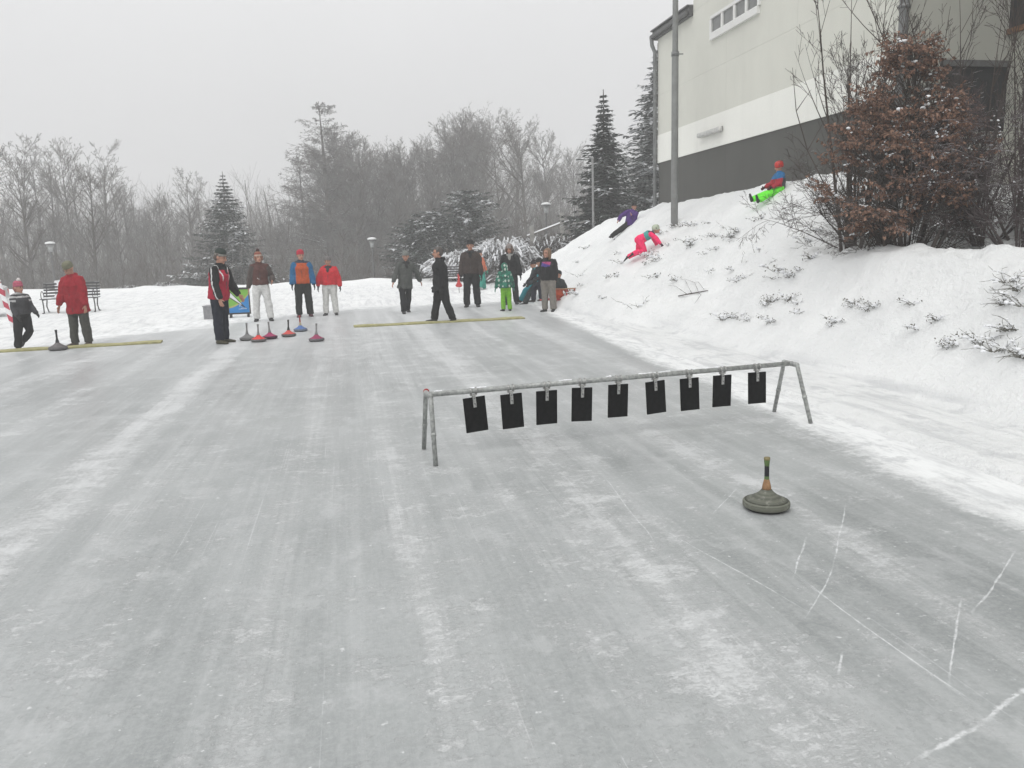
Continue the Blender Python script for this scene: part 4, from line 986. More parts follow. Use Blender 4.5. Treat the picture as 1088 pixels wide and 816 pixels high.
# 11 green child
def spots(name, c0, c1):
    t = NT(name); v = t.coord(); n = t.add('ShaderNodeTexVoronoi'); t.lk(t.mapping(v, (11, 11, 8)), n.inputs['Vector']); n.inputs['Randomness'].default_value = .5; n.inputs['Scale'].default_value = 1
    f = t.ramp(n.outputs['Distance'], .24, .32, 1, 0); g_ = t.ramp(t.noise(v, 9, 3), .45, .55); b_ = t.mix(g_, c0, tuple(q*.45 for q in c0)); t.base(t.mix(f, b_, c1)); t.rough(.8); return t.m
p = at(538, 330.3); H = hof(279.5, 535, p)
ch = P(H, lean=(6, 0), legs=((-2, 3, 3), (4, 2, 8)), arms=((2, 20, 10, 4), (0, 22, 8, 4)), head=(20, 18), headk=1.05, bulk=1.25)
g = person(p, R_(200), ch, 'child in spotted green hooded jacket and lime green trousers seen from behind', jmats=[spots('green_print', (.015, .17, .11), (.5, .55, .5))], hem=.04, trousers=(.17, .42, .03), boots=(.02, .02, .02), gloves=(.05, .2, .16), hair=((.1, .06, .04), 0), flare=1.0)
bm = bmesh.new(); ell(bm, ch.HL(0, .02, .02), tuple(q*ch.hk for q in (.105, .118, .125)), ch.hm, 18); loft(bm, [ch.neck-ch.up*.04, ch.HL(0, .02, -.05)], [(.12*ch.k, .11*ch.k), (.10*ch.hk, .10*ch.hk)], ch.X, 14)
link('hood', remesh(bm, .012, 2), g, [bpy.data.materials['green_print']])
# 12 seated teal
p = at(571, 322); H = 1.42
def f12(s, p):
    return 1 if (p-s.chest).dot(s.F) > .05*s.k or (sleeve(s, p) and p.x < 0 and p.z > s.chest.z) else 0
person(p, R_(-72), P(H, lean=(8, 0), legs=((62, 8, 34), (50, 6, 20)), arms=((16, 8, 34, 8), (20, 8, 30, 8)), head=(-10, 8), headk=1.02, base=.44, bulk=1.08), 'youth in teal and dark snowsuit and dark hat sitting at the foot of the bank', jmats=[(.015, .22, .26), (.03, .04, .045)], jfn=f12, hem=.0, tmats=[cloth((.02, .25, .30)), cloth((.025, .035, .035))], tfn=lambda s, p: 1 if p.x > .02 else 0, boots=(.02, .02, .02), gloves=(.03, .03, .03), hat=('beanie', (.025, .018, .02)), flare=1.2)
# 13 seated dark, mostly hidden
p = at(580, 325); 
person(p+Vector((.02, .28, 0)), R_(-50), P(1.45, lean=(24, 0), legs=((66, 6, 62), (72, 8, 76)), arms=((30, 8, 40, 12), (34, 8, 34, 12)), head=(0, 20), bulk=1.0), 'person in dark navy trousers sitting half hidden behind the fair haired woman', jacket=(.02, .02, .024), hem=.0, trousers=(.02, .022, .032), boots=(.022, .022, .022), gloves=(.02, .02, .02), hat=('beanie', (.02, .02, .02)), flare=1.12)
# 14 fair haired woman
p = at(583, 331); H = hof(263, 582, p)
def f14(s, p):
    q = p-s.chest; x = q.dot(s.X); z = q.dot(s.up)
    if q.dot(s.F) > .02 and -.16 < x < .12 and not sleeve(s, p):
        if abs(z-.02) < .045-.1*abs(x) + .02: return 1 if z > .03 - x*.3 else 2
    return 0
person(p, R_(-28), P(H, legs=((1, 2, 2), (-3, 3, 2)), arms=((-14, 8, 12, 14), (-14, 8, 14, 14)), head=(-16, 0), bulk=1.10), 'fair haired woman in black jacket with pink and violet chest patch and beige trousers', jmats=[(.013, .013, .015), (.35, .06, .16), (.07, .05, .22)], jfn=f14, hem=.03, trousers=(.20, .185, .165), boots=(.022, .022, .022), hair=((.17, .10, .055), .10), flare=1.08)
# 15 child behind her
p = hit(592, 321); p.z -= .05
def f15(s, p): return 1 if (p-s.waist).dot(s.up) < .02 else 0
person(p, R_(150), P(1.28, lean=(14, 0), legs=((62, 8, 60), (60, 6, 58)), arms=((14, 14, 30, 4), (14, 14, 30, 4)), head=(0, 30), headk=1.05, base=.60, bulk=1.1), 'child in dark jacket and orange trousers sitting on the sled behind the fair haired woman', jmats=[(.03, .035, .035), (.5, .09, .04)], jfn=f15, hem=.03, trousers=(.5, .09, .04), boots=(.03, .03, .03), gloves=(.6, .6, .6), hat=('beanie', (.03, .035, .035)), flare=1.1)
# 16 behind the brown jacket
p = at(511, 309); H = 1.5
person(p, R_(60), P(H, lean=(0, 0), legs=((30, 6, 50), (10, 6, 10)), arms=((8, 26, 10, 4), (8, 20, 10, 4)), head=(0, 0), bulk=1.05), 'child in coral orange jacket and teal trousers half hidden behind the brown jacket', jacket=(.60, .16, .08), hem=.06, trousers=(.04, .28, .22), boots=(.3, .3, .3), gloves=(.1, .3, .22), hat=('beanie', (.03, .03, .03)), flare=1.1)
# 17 reclining, purple
p = hit(650, 256.5)
person(p+Vector((0, 0, .02)), R_(0), P(1.36, lean=(0, -46), legs=((4, 3, 4), (-2, 2, 4)), arms=((-6, 8, 40, 22), (8, 6, 84, 44)), head=(0, 6), tilt=Matrix.Rotation(R_(54), 3, 'Y') @ Matrix.Rotation(R_(-8), 3, 'X'), roll=-50, bulk=1.15), 'youth in purple jacket, black trousers and black hat reclining on the upper snow slope', jacket=(.075, .028, .17), hem=.02, trousers=(.02, .021, .022), boots=(.02, .02, .02), hat=('beanie', (.015, .015, .015)), flare=1.05)
# 18 crawling, pink
p = hit(687, 271)
def f18(s, p):
    z = (p-s.waist).dot(s.up)
    if sleeve(s, p): return 0
    return 0 if z < .04 else (1 if z < .16 else 2)
person(p+Vector((-.1, 0, -.02)), R_(72), P(1.15, lean=(76, 0), legs=((18, 8, 104), (-20, 8, 56)), arms=((40, 10, -8, 0), (10, 12, 8, 0)), head=(0, 8), headk=1.1, tilt=Matrix.Rotation(R_(-10), 3, 'X'), bulk=1.08), 'child in bright pink snow trousers and pale helmet crawling up the snow bank', jmats=[(.85, .03, .14), (.07, .32, .30), (.045, .04, .075)], jfn=f18, hem=.0, trousers=(.88, .03, .14), boots=(.02, .02, .02), gloves=(.06, .02, .04), hat=('helmet', (.42, .47, .36)), flare=1.15)
# 19 sitting, neon green
p = hit(827, 204)
def f19(s, p):
    z = (p-s.chest).dot(s.up); return 0 if z > -.02 else (1 if (p-s.chest).dot(s.F) < .02 else 2)
person(p+Vector((.02, 0, -.05)), R_(-80), P(1.14, lean=(2, 0), legs=((76, 9, 6), (78, 6, 18)), arms=((30, 8, 34, 10), (24, 8, 38, 12)), head=(-8, 16), headk=1.12, base=.53*1.25/1.25*1.75/1.0*0+None if False else .80, bulk=1.15), 'child in red helmet, blue jacket and neon green trousers sitting below the grey wall', jmats=[(.02, .13, .30), (.07, .07, .075), (.38, .03, .045)], jfn=f19, hem=.0, trousers=(.16, .82, .05), boots=(.015, .015, .015), gloves=(.06, .01, .02), hat=('helmet', (.50, .025, .02)), flare=1.15)
# ------------------------------------------------------------------ vegetation
def bark(name, c, frost=.35, sn=None):
    t = NT(name); v = t.coord(); n = t.noise(t.mapping(v, (6, 6, 1.5)), 1, 5, .6)
    cc = t.mix(t.ramp(n, .3, .7), tuple(q*.7 for q in c), tuple(q*1.3 for q in c))
    if frost: cc = t.mix(t.math('MULTIPLY', t.ramp(t.noise(v, 1.3, 3), .4, .65), frost), cc, (.55, .56, .57))
    if sn is not None:
        g = t.add('ShaderNodeNewGeometry'); z = t.sep(g.outputs['Normal'])[2]
        f = t.ramp(t.math('ADD', z, t.math('MULTIPLY', t.noise(v, 5, 3), .9)), sn, sn+.15); cc = t.mix(f, cc, (.82, .83, .85))
    t.base(cc); t.rough(.9); t.p.inputs['Specular IOR Level'].default_value = .15
    return t.m
M_bark = bark('bark', (.085, .075, .065), .12, 1.25); M_twig = bark('twigs', (.105, .092, .08), .22); M_dtwig = bark('dark_twigs', (.065, .052, .045), .05, 1.3)
M_need = bark('needles', (.030, .042, .032), .10); M_snowl = mat('settled_snow', (.80, .81, .83), .85, .04, 4)
M_need2 = bark('needles_frosted', (.065, .078, .07), .35)
def rv(rnd): return Vector((rnd.gauss(0, 1), rnd.gauss(0, 1), rnd.gauss(0, 1))).normalized()
def grow(rnd, out, p, d, L, r, lev, P_):
    """recursive bare branch; out[level] collects tube segments"""
    n = P_['seg'][lev]; step = L/n; kids = P_['kids'][lev] if lev < len(P_['kids']) else 0
    rr = r; pos = p.copy(); d = d.normalized(); marks = sorted(rnd.uniform(P_['start'][lev], .98) for _ in range(kids)); mi = 0
    for i in range(n):
        d = (d+rv(rnd)*P_['wob'][lev]+Vector((0, 0, P_['up'][lev]))).normalized()
        q = pos+d*step; r2 = max(P_['rmin'], r*(1-(i+1)/n)**.8 if i < n-1 else P_['rmin'])
        out[lev].append((*pos, rr, *q, r2))
        while mi < len(marks) and marks[mi] < (i+1)/n:
            f = marks[mi]*n-i; t_ = marks[mi]; mi += 1
            b = pos.lerp(q, f); X = d.orthogonal().normalized(); X.rotate(Matrix.Rotation(rnd.uniform(0, 2*pi), 3, d))
            an = R_(P_['ang'][lev]+rnd.uniform(-12, 12)); dd = d*cos(an)+X*sin(an)
            if P_.get('lift'): dd = (dd+Vector((0, 0, P_['lift'][lev]))).normalized()
            ll = L*P_['len'][lev]*(1-t_*P_['tap'][lev])*rnd.uniform(.7, 1.25)
            if P_.get('maxl'): ll = min(ll, P_['maxl'][lev])
            grow(rnd, out, b, dd, ll, max(P_['rmin'], min(rr*.75, P_['rk'][lev]*ll)), lev+1, P_)
        pos = q; rr = r2
def bare(name, seed, H, r, P_, leanv=(0, 0)):
    rnd = random.Random(seed); out = [[] for _ in range(6)]
    stems = P_.get('stems', 1)
    for s_ in range(stems):
        d = Vector((leanv[0]+(rnd.uniform(-.2, .2) if stems > 1 else 0), leanv[1]+(rnd.uniform(-.2, .2) if stems > 1 else 0), 1))
        grow(rnd, out, Vector((rnd.uniform(-.2, .2)*(stems > 1), rnd.uniform(-.2, .2)*(stems > 1), -.2)), d, H, r*(1 if s_ == 0 else rnd.uniform(.5, .9)), 0, P_)
    H = max(sg_[6] for L_ in out for sg_ in L_)
    t = tube_mesh(name+'_trunk', [(out[0], 7, 0)]); c = tube_mesh(name+'_crown', [(out[1], 5, 0), (out[2], 3, 1), (out[3], 3, 1), (out[4], 3, 1)])
    t.materials.append(M_bark); c.materials.append(M_bark); c.materials.append(M_twig)
    return t, c, H
SL = dict(seg=[12, 6, 5, 3], kids=[30, 8, 5], start=[.28, .15, .1], wob=[.022, .07, .12, .15], up=[.0, .07, .05, .02], ang=[38, 36, 38], len=[.30, .42, .42], tap=[.55, .5, .4], rk=[.016, .010, .008], rmin=.007)
SP = dict(seg=[8, 7, 5, 4, 3], kids=[14, 10, 7, 3], start=[.30, .2, .1, .1], wob=[.04, .09, .13, .18, .2], up=[.0, .05, .03, .0, 0], ang=[50, 40, 40, 45], len=[.55, .42, .42, .45], tap=[.45, .4, .4, .3], rk=[.020, .014, .010, .01], rmin=.007)
LR = dict(seg=[14, 7, 4, 2], kids=[150, 15, 4], start=[.06, .08, .05], wob=[.012, .05, .1, .1], up=[.0, .02, -.10, -.15], ang=[74, 55, 50], len=[.30, .26, .45], tap=[.88, .4, .3], rk=[.012, .010, .009], rmin=.007)
DN = dict(seg=[9, 7, 5, 3], kids=[40, 13, 6], start=[.12, .1, .1], wob=[.05, .08, .14, .16], up=[.0, .10, .06, .03], ang=[42, 36, 38], len=[.42, .42, .42], tap=[.6, .5, .4], rk=[.013, .009, .008], rmin=.007)
protos = {'slim': [bare('slim', 11, 9, .10, SL), bare('slim', 12, 9, .085, SL), bare('slim', 13, 9, .11, SL, (.04, 0)), bare('slim', 14, 9, .08, SL, (-.05, .02))],
          'wide': [bare('wide', 21, 10, .17, SP), bare('wide', 22, 10, .15, SP, (.03, 0))],
          'larch': [bare('larch', 31, 11, .14, LR), bare('larch', 32, 11, .13, LR)],
          'dense': [bare('dense', 41, 9, .12, DN), bare('dense', 42, 9, .10, DN), bare('dense', 43, 9, .11, DN)]}
def plant(kind, i, px, ytop, Y, label, group=None, cat='tree', wid=1.0, name=None):
    t, c, H = protos[kind][i % len(protos[kind])]
    Y = Y*1.3 if Y > 45 else Y; top = dep(px, ytop, Y); z0 = height(top.x, top.y); h = top.z-z0; s_ = h/H
    r = empty(name or kind_name[kind], (top.x, top.y, z0), random.uniform(0, 6.28), label=label, cat=cat, group=group)
    r.scale = (s_*wid, s_*wid, s_)
    for nm, me in (('trunk', t), ('crown', c)): 
        o = bpy.data.objects.new(nm, me); COL.objects.link(o); o.parent = r
    return r
kind_name = {'slim': 'bare_tree', 'wide': 'bare_tree', 'larch': 'larch_tree', 'dense': 'bare_tree'}
GL = 'bare trees behind the snow field at the left'; GM = 'bare trees behind the snow field in the middle'
LBL = 'slender bare tree in the misty stand at the left edge of the wood'; LBM = 'fine twigged bare tree in the misty wood behind the people'
random.seed(3)
for i, (px, yt, Y) in enumerate([(-60, 120, 48), (-35, 150, 52), (-14, 135, 46), (4, 138, 49), (16, 160, 44), (30, 146, 50), (42, 158, 47), (52, 150, 55), (62, 143, 46), (74, 152, 51), (84, 160, 45), (97, 148, 49), (106, 175, 56), (118, 176, 46), (131, 188, 52), (140, 205, 60)]):
    plant('slim', i, px, yt, Y, LBL, GL, wid=1.15)
for i, (px, yt, Y) in enumerate([(150, 215, 60), (162, 208, 52), (172, 196, 47), (184, 215, 64), (196, 178, 49), (208, 182, 53), (220, 200, 60), (262, 225, 62), (275, 232, 58), (288, 232, 50), (300, 225, 55)]):
    plant('slim' if i % 3 else 'dense', i, px, yt, Y, 'bare tree in the low gap of the wood around the left spruce', 'bare trees around the left spruce', wid=1.2)
plant('larch', 0, 341, 108, 52, 'tall bare larch with drooping fine twigs left of the middle wood', wid=1.7)
plant('larch', 1, 318, 165, 56, 'smaller bare larch at the left foot of the tall larch', wid=1.7)
for px, yt, Y in ((334, 150, 58), (350, 132, 60), (362, 150, 55)): plant('dense', int(px), px, yt, Y, LBM, GM, wid=1.2)
for i, (px, yt, Y) in enumerate([(360, 138, 56), (368, 150, 50), (382, 140, 60), (392, 158, 52), (404, 145, 57), (416, 160, 50), (428, 150, 62), (440, 142, 55), (452, 148, 52), (464, 138, 58), (478, 128, 55), (492, 116, 60), (506, 112, 57), (520, 112, 62), (584, 135, 60), (596, 165, 64), (608, 150, 70), (620, 168, 66), (575, 170, 68), (640, 150, 72), (665, 160, 72), (375, 150, 62), (399, 152, 64), (422, 152, 60), (446, 144, 64), (470, 134, 60), (486, 122, 63), (513, 118, 64), (541, 122, 66)]):
    plant('dense', i, px, yt, Y, LBM, GM, wid=1.05)
plant('wide', 0, 556, 106, 48, 'large spreading bare tree standing out right of the middle wood', wid=1.0)
plant('wide', 1, 528, 112, 52, 'spreading bare tree just left of the largest bare tree', wid=1.0)
# conifers
def conifer(name, seed, H, W, droop=.25, snowf=.2, whorls=34, col=None, dens=1.0, rnd_top=False):
    rnd = random.Random(seed); segs = [(0, 0, -.3, .16*H/10, 0, 0, H*.5, .09*H/10), (0, 0, H*.5, .09*H/10, 0, 0, H, .015)]
    sp = []; V = []; Fm = []
    for w_ in range(whorls):
        t = (w_+.5)/whorls; z = H*(.05+.93*t); R = (W*math.sqrt(max(0, 1-t**2.4)) if rnd_top else W*(1-t)**1.08)*rnd.uniform(.78, 1.14)+.06
        nb = max(4, int(9*dens*(1-t*.4)))
        for b in range(nb):
            a = 2*pi*b/nb+rnd.uniform(-.3, .3)+w_*1.1; L = R*rnd.uniform(.7, 1.15); u = Vector((cos(a), sin(a), 0)); n = max(3, int(L/.28))
            prev = Vector((0, 0, z)); zz = z; snow_b = rnd.random() < snowf*1.6
            for i in range(n):
                f = (i+1)/n; q = u*L*f+Vector((0, 0, z-droop*L*f*(1.7-f)+.10*L*f*f)); q += rv(rnd)*.03
                sp.append((*prev, .018*(1-f)+.006, *q, .018*(1-f-1/n if f+1/n < 1 else 0)+.006))
                k = int(5*dens)+1
                for j in range(k):
                    s_ = 1 if j % 2 else -1; d = (u*rnd.uniform(.3, .9)+Vector((-u.y, u.x, 0))*s_*rnd.uniform(.3, 1)+Vector((0, 0, rnd.uniform(-.5, .12)))).normalized()
                    ll = rnd.uniform(.24, .5)*(1.15-f*.5)*(.6+.4*H/10)*min(1, .30+L*.8); wv = Vector((-d.y, d.x, rnd.uniform(-.6, .6))).normalized()*ll*rnd.uniform(.14, .24)
                    b0 = prev.lerp(q, rnd.random()); m_ = b0+d*ll*.5; tip = b0+d*ll+Vector((0, 0, -.05*ll))
                    o_ = len(V); V += [b0, m_+wv, tip, m_-wv]; Fm.append(1 if (snow_b and rnd.random() < .6) or rnd.random() < snowf*.35 else 0)
                prev = q
    tr = tube_mesh(name+'_trunk', [(segs, 8, 0)]); tr.materials.append(M_bark)
    Vt, Ft = tubes(sp, 3); Vc = np.array([tuple(v) for v in V]); Fc = np.arange(len(Vc)).reshape(-1, 4)
    me = arrmesh(name+'_crown', np.concatenate([Vc, Vt]), np.concatenate([Fc, Ft+len(Vc)]), np.concatenate([np.array(Fm), np.full(len(Ft), 2)]))
    for m_ in (col or M_need, M_snowl, M_dtwig): me.materials.append(m_)
    return tr, me, H
def put_conifer(pr, px, ytop, Y, label, name='spruce_tree', zb=None, wid=1.0, **k):
    t, c, H = pr; top = dep(px, ytop, Y); z0 = height(top.x, top.y) if zb is None else zb; s_ = (top.z-z0)/H
    r = empty(name, (top.x, top.y, z0), random.uniform(0, 6), label=label, cat='tree'); r.scale = (s_*wid, s_*wid, s_)
    for nm, me in (('trunk', t), ('crown', c)):
        o = bpy.data.objects.new(nm, me); COL.objects.link(o); o.parent = r
c1 = conifer('spruce', 51, 8.5, 3.9, .12, .14, 38, dens=1.5)
put_conifer(c1, 236, 182, 45, 'broad snow dusted spruce behind the striped jacket and pullover men', wid=1.1)
c2 = conifer('spruce', 52, 9.5, 2.7, .5, .06, 44, dens=1.5)
put_conifer(c2, 641, 95, 33, 'slim dark spruce on the crest left of the hall', zb=-.4, wid=1.3)
c3 = conifer('spruce', 53, 11, 3.7, .4, .22, 46, M_need2, dens=1.5)
put_conifer(c3, 699, 46, 37, 'tall frosted spruce rising beside the corner of the hall', zb=-.4, wid=1.3)
c4 = conifer('pine', 54, 5, 1.75, -.15, .16, 20, dens=2.0, rnd_top=True)
put_conifer(c4, 496, 200, 45, 'rounded dark pine above the snow laden bush', 'pine_tree', wid=1.25)
put_conifer(c4, 462, 222, 46, 'lower dark pine at the left of the rounded one', 'pine_tree', wid=1.5)
put_conifer(c4, 441, 232, 44, 'lowest dark pine behind the grey coat', 'pine_tree', wid=1.3)
# far wood and undergrowth that nobody could count
def thicket(name, n, x0, x1, y0, y1, h0, h1, label, seed, m=None, step=0):
    rnd = random.Random(seed); sg = []
    for i in range(n):
        Y = rnd.uniform(y0, y1); px = rnd.uniform(x0, x1); X = dep(px, 260, Y).x; z = height(X, Y) if Y < 60 else -1.6
        h = rnd.uniform(h0, h1)*(1+.25*N3((X*.12, Y*.12, seed))); p = Vector((X, Y, z-.1)); d = Vector((rnd.gauss(0, .22), rnd.gauss(0, .22), 1)).normalized()
        k = 4; r = .009*h+.004
        for j in range(k):
            d = (d+rv(rnd)*.12).normalized(); q = p+d*h/k; r2 = max(.007, r*.7); sg.append((*p, r, *q, r2))
            for c in range(3):
                e = (d+rv(rnd)*.75).normalized(); s_ = p.lerp(q, rnd.random()); ll = h*rnd.uniform(.12, .3); mm = s_+e*ll*.5; tt = mm+(e+Vector((0, 0, .35))).normalized()*ll*.6
                sg.append((*s_, .009, *mm, .008)); sg.append((*mm, .008, *tt, .006))
                for c2_ in range(2):
                    e2 = (e+rv(rnd)*.8).normalized(); s2 = s_.lerp(mm, rnd.random()); sg.append((*s2, .007, *(s2+e2*ll*.5), .006))
            p = q; r = r2
    me = tube_mesh(name, [(sg, 3, 0)]); me.materials.append(m or M_twig); o = link(name, me); tag(o, label, 'thicket', kind='stuff')
thicket('undergrowth', 2300, -120, 640, 42.5, 60, .8, 3.4, 'tangled bare undergrowth at the edge of the wood', 61)
thicket('far_wood', 2300, -140, 760, 66, 105, 4.5, 9, 'misty mass of far bare trees', 62)
# snow laden arching bush
def arch_bush(name, seed, n, Rr, H, m, snow=.6, rs=.05, thick=.012, spread=1.0):
    rnd = random.Random(seed); br = []; sn = []
    for i in range(n):
        a = rnd.uniform(0, 2*pi); u = Vector((cos(a), sin(a)*.7, 0)); reach = Rr*rnd.uniform(.25, 1)*spread; hh = H*rnd.uniform(.55, 1.0)*(1-.35*reach/Rr); p = u*rnd.uniform(0, .25)*Rr; k = 6; pts = []
        for j in range(k+1):
            t = j/k; pts.append(p+u*reach*t+Vector((0, 0, hh*(1-(1-t*1.15)**2)*.95 if t < .87 else hh*(.95-(t-.87)*1.2)))+rv(rnd)*.04)
        for j in range(k): br.append((*pts[j], thick*(1-j/k*.6), *pts[j+1], thick*(1-(j+1)/k*.6)))
        for j in range(2, k):
            for c in range(3):
                e = (u*.7+rv(rnd)*.6+Vector((0, 0, -.35))).normalized(); s_ = pts[j].lerp(pts[j+1], rnd.random()); ee = s_+e*rnd.uniform(.12, .4)*H*.5; br.append((*s_, .006, *ee, .004))
                if rnd.random() < snow*.22: sn.append((*(s_+Vector((0, 0, .018))), rs*.45, *(ee+Vector((0, 0, .012))), rs*.2))
            if rnd.random() < snow:
                sn.append((*(pts[j]+Vector((0, 0, rs*.6))), rs*rnd.uniform(.6, 1.1), *(pts[j+1]+Vector((0, 0, rs*.6))), rs*rnd.uniform(.5, 1.0)))
    b = tube_mesh(name+'_stems', [(br, 4, 0)]); b.materials.append(m); s2 = tube_mesh(name+'_snow', [(sn, 6, 0)]) if sn else None
    if s2: s2.materials.append(M_snowl)
    return b, s2
def put_bush(pr, loc, s_, label, name='snowy_bush', group=None, rz=None):
    r = empty(name, loc, random.uniform(0, 6) if rz is None else rz, label=label, cat='bush', group=group); r.scale = s_ if isinstance(s_, tuple) else (s_,)*3
    for nm, me in (('stems', pr[0]), ('snow_cover', pr[1])):
        if me:
            o = bpy.data.objects.new(nm, me); COL.objects.link(o); o.parent = r
            if nm == 'snow_cover': tag(o, kind='stuff')
    return r
ba = arch_bush('laden', 71, 560, 2.2, 2.2, M_dtwig, .62, .042); bb = arch_bush('dark', 72, 420, 2.0, 1.6, M_dtwig, .16, .035)
def sp(px, Y, dz=0): d = dep(px, 262, Y); return (d.x, Y, height(d.x, Y)+dz)
put_bush(ba, sp(500, 37.5, -.2), (1.0, 1, .93), 'big arching bush heavy with snow behind the bench', rz=.3); put_bush(ba, sp(532, 36.5, -.1), (.95, 1, 1.12), 'arching bush heavy with snow behind the scarf woman', rz=2.2)
put_bush(bb, sp(575, 38.5, .3), (1.25, 1.1, 1.35), 'dark dense shrub dusted with snow below the lantern', rz=1.0); put_bush(bb, sp(603, 38, .5), (.9, .9, 1.2), 'small dark shrub just behind the bank crest', rz=2.0); put_bush(bb, sp(552, 33, -.1), (.6, .7, .75), 'low dark shrub at the end of the bank behind the seated youth', rz=3.0)
for i, (px, Y) in enumerate([(170, 39.5), (185, 39.2), (130, 40), (225, 40.5), (415, 40), (385, 39.5), (430, 40)]):
    put_bush(bb, sp(px, Y, -.25), random.uniform(.28, .42), 'knee high snowy bramble along the far rim of the snow field', 'bramble', 'brambles along the far rim of the snow field')
# ------- beech bush with dead leaves on the bank
def beech():
    rnd = random.Random(81); out = [[] for _ in range(5)]
    PB = dict(seg=[8, 6, 4, 3], kids=[10, 6, 3], start=[.15, .15, .1], wob=[.05, .08, .14, .16], up=[.01, .0, -.02, -.03], ang=[55, 45, 45], len=[.42, .45, .45], tap=[.55, .4, .3], rk=[.012, .010, .008], rmin=.004)
    stems = []
    for s_ in range(9):
        a = rnd.uniform(0, 2*pi); sprd = rnd.uniform(.05, .5); h = rnd.uniform(1.6, 2.5)*(1-.4*sprd) if s_ else 2.8
        d = Vector((cos(a)*sprd*1.1, sin(a)*sprd, 1)) if s_ else Vector((.05, 0, 1))
        grow(rnd, out, Vector((cos(a)*.3, sin(a)*.25, -.15)), d, h, .035 if s_ else .05, 0, PB)
    V = []; mi = []; sn = []
    def halfw(z): return interp(z, [(.35, .25), (.6, .85), (1.0, 1.10), (1.5, 1.02), (1.9, .82), (2.3, .52), (2.6, .26), (3.05, .10)])
    n = 0
    while n < 330:
        z = rnd.uniform(.42, 3.0); w = halfw(z)*(1+.22*N3((0, z*2.3, 4))); a = rnd.uniform(0, 2*pi); rr = w*math.sqrt(rnd.uniform(.12, 1)); c = Vector((cos(a)*rr-.08, sin(a)*rr*.85, z))
        if N3(c*1.35) < -.16 or rnd.random() > .35+.65*w: continue
        if c.x > .78: continue
        if z < .8 and c.x > .1 and rnd.random() < .7: continue
        n += 1
        o_ = (Vector((cos(a), sin(a), rnd.uniform(-.5, 1.0)))+rv(rnd)*.55).normalized(); base = Vector((c.x*.35, c.y*.35, max(.1, z-.55*w-.15))); mid = base.lerp(c, .55)+Vector((0, 0, .08))
        out[2].append((*base, .009, *mid, .007)); out[2].append((*mid, .007, *c, .005)); L = rnd.uniform(.22, .42); side = Vector((-o_.y, o_.x, 0))
        tw = [(c, c+o_*L)]+[(c+o_*L*f, c+o_*L*f+(o_*.6+side*q+Vector((0, 0, rnd.uniform(-.2, .15)))).normalized()*L*.55) for f, q in ((.15, .9), (.3, -.9), (.55, .8), (.7, -.8))]; tw = [(p_, q_+rv(rnd)*.07) for p_, q_ in tw]
        for p, q in tw:
            out[3].append((*p, .005, *q, .003))
            for k in range(rnd.randint(9, 17)):
                b = p.lerp(q, rnd.random())+rv(rnd)*.012; d = ((q-p).normalized()*.5+rv(rnd)*.55+Vector((0, 0, -.55))).normalized(); l = rnd.uniform(.032, .062); X = d.cross(rv(rnd)).normalized()*l*rnd.uniform(.22, .36); n_ = d.cross(X).normalized()*l*.16
                V += [b, b+d*l*.5+X+n_, b+d*l, b+d*l*.5-X+n_]; mi.append(rnd.choice((0, 0, 1, 1, 2)))
        if rnd.random() < .42: sn.append((c+o_*L*.2, c+o_*L*rnd.uniform(.4, .8), rnd.uniform(.012, .026)))
    V = np.array([tuple(v) for v in V]); me = arrmesh('beech_leaves', V, np.arange(len(V)).reshape(-1, 4), mi)
    for c in ((.20, .108, .072), (.27, .16, .11), (.135, .075, .056)): me.materials.append(mat('dead_leaf_%d' % int(c[0]*1000), c, .75, .25, 30))
    return out, me, sn
out, leaf, sn = beech()
bc = dep(964, 250, 11.2); bz = height(bc.x, bc.y)
br = empty('beech_bush', (bc.x, bc.y, bz-.05), label='dense beech bush full of rust brown dead leaves and snow on the bank', cat='bush'); br.scale = (.93, .95, .95)
m = tube_mesh('beech_stems', [(out[0], 7, 0), (out[1], 5, 0), (out[2], 3, 0), (out[3], 3, 0)]); m.materials.append(M_dtwig); link('stems', m, br); link('foliage', leaf, br)
def snow_lumps(items, parent, seed, zoff=.012):
    rnd = random.Random(seed); bm = bmesh.new()
    for p, q, r in items:
        n = max(2, int((q-p).length/.05)); 
        for i in range(n+1):
            c = p.lerp(q, i/n)+Vector((0, 0, r*.5+zoff))+rv(rnd)*r*.35; rr = r*rnd.uniform(.5, 1.35)
            M_ = Matrix.Translation(c) @ Matrix.Diagonal((rr*rnd.uniform(.9, 1.6), rr*rnd.uniform(.9, 1.6), rr*.8, 1)); bmesh.ops.create_icosphere(bm, subdivisions=2, radius=1, matrix=M_)
    for v in bm.verts: v.co += Vector((N3(v.co*18), N3(v.co*18+Vector((9, 0, 0))), N3(v.co*18+Vector((0, 9, 0)))))*.014
    return tag(bmobj('snow_cover', bm, M_snowl, parent, True), kind='stuff')
snow_lumps(sn, br, 5)
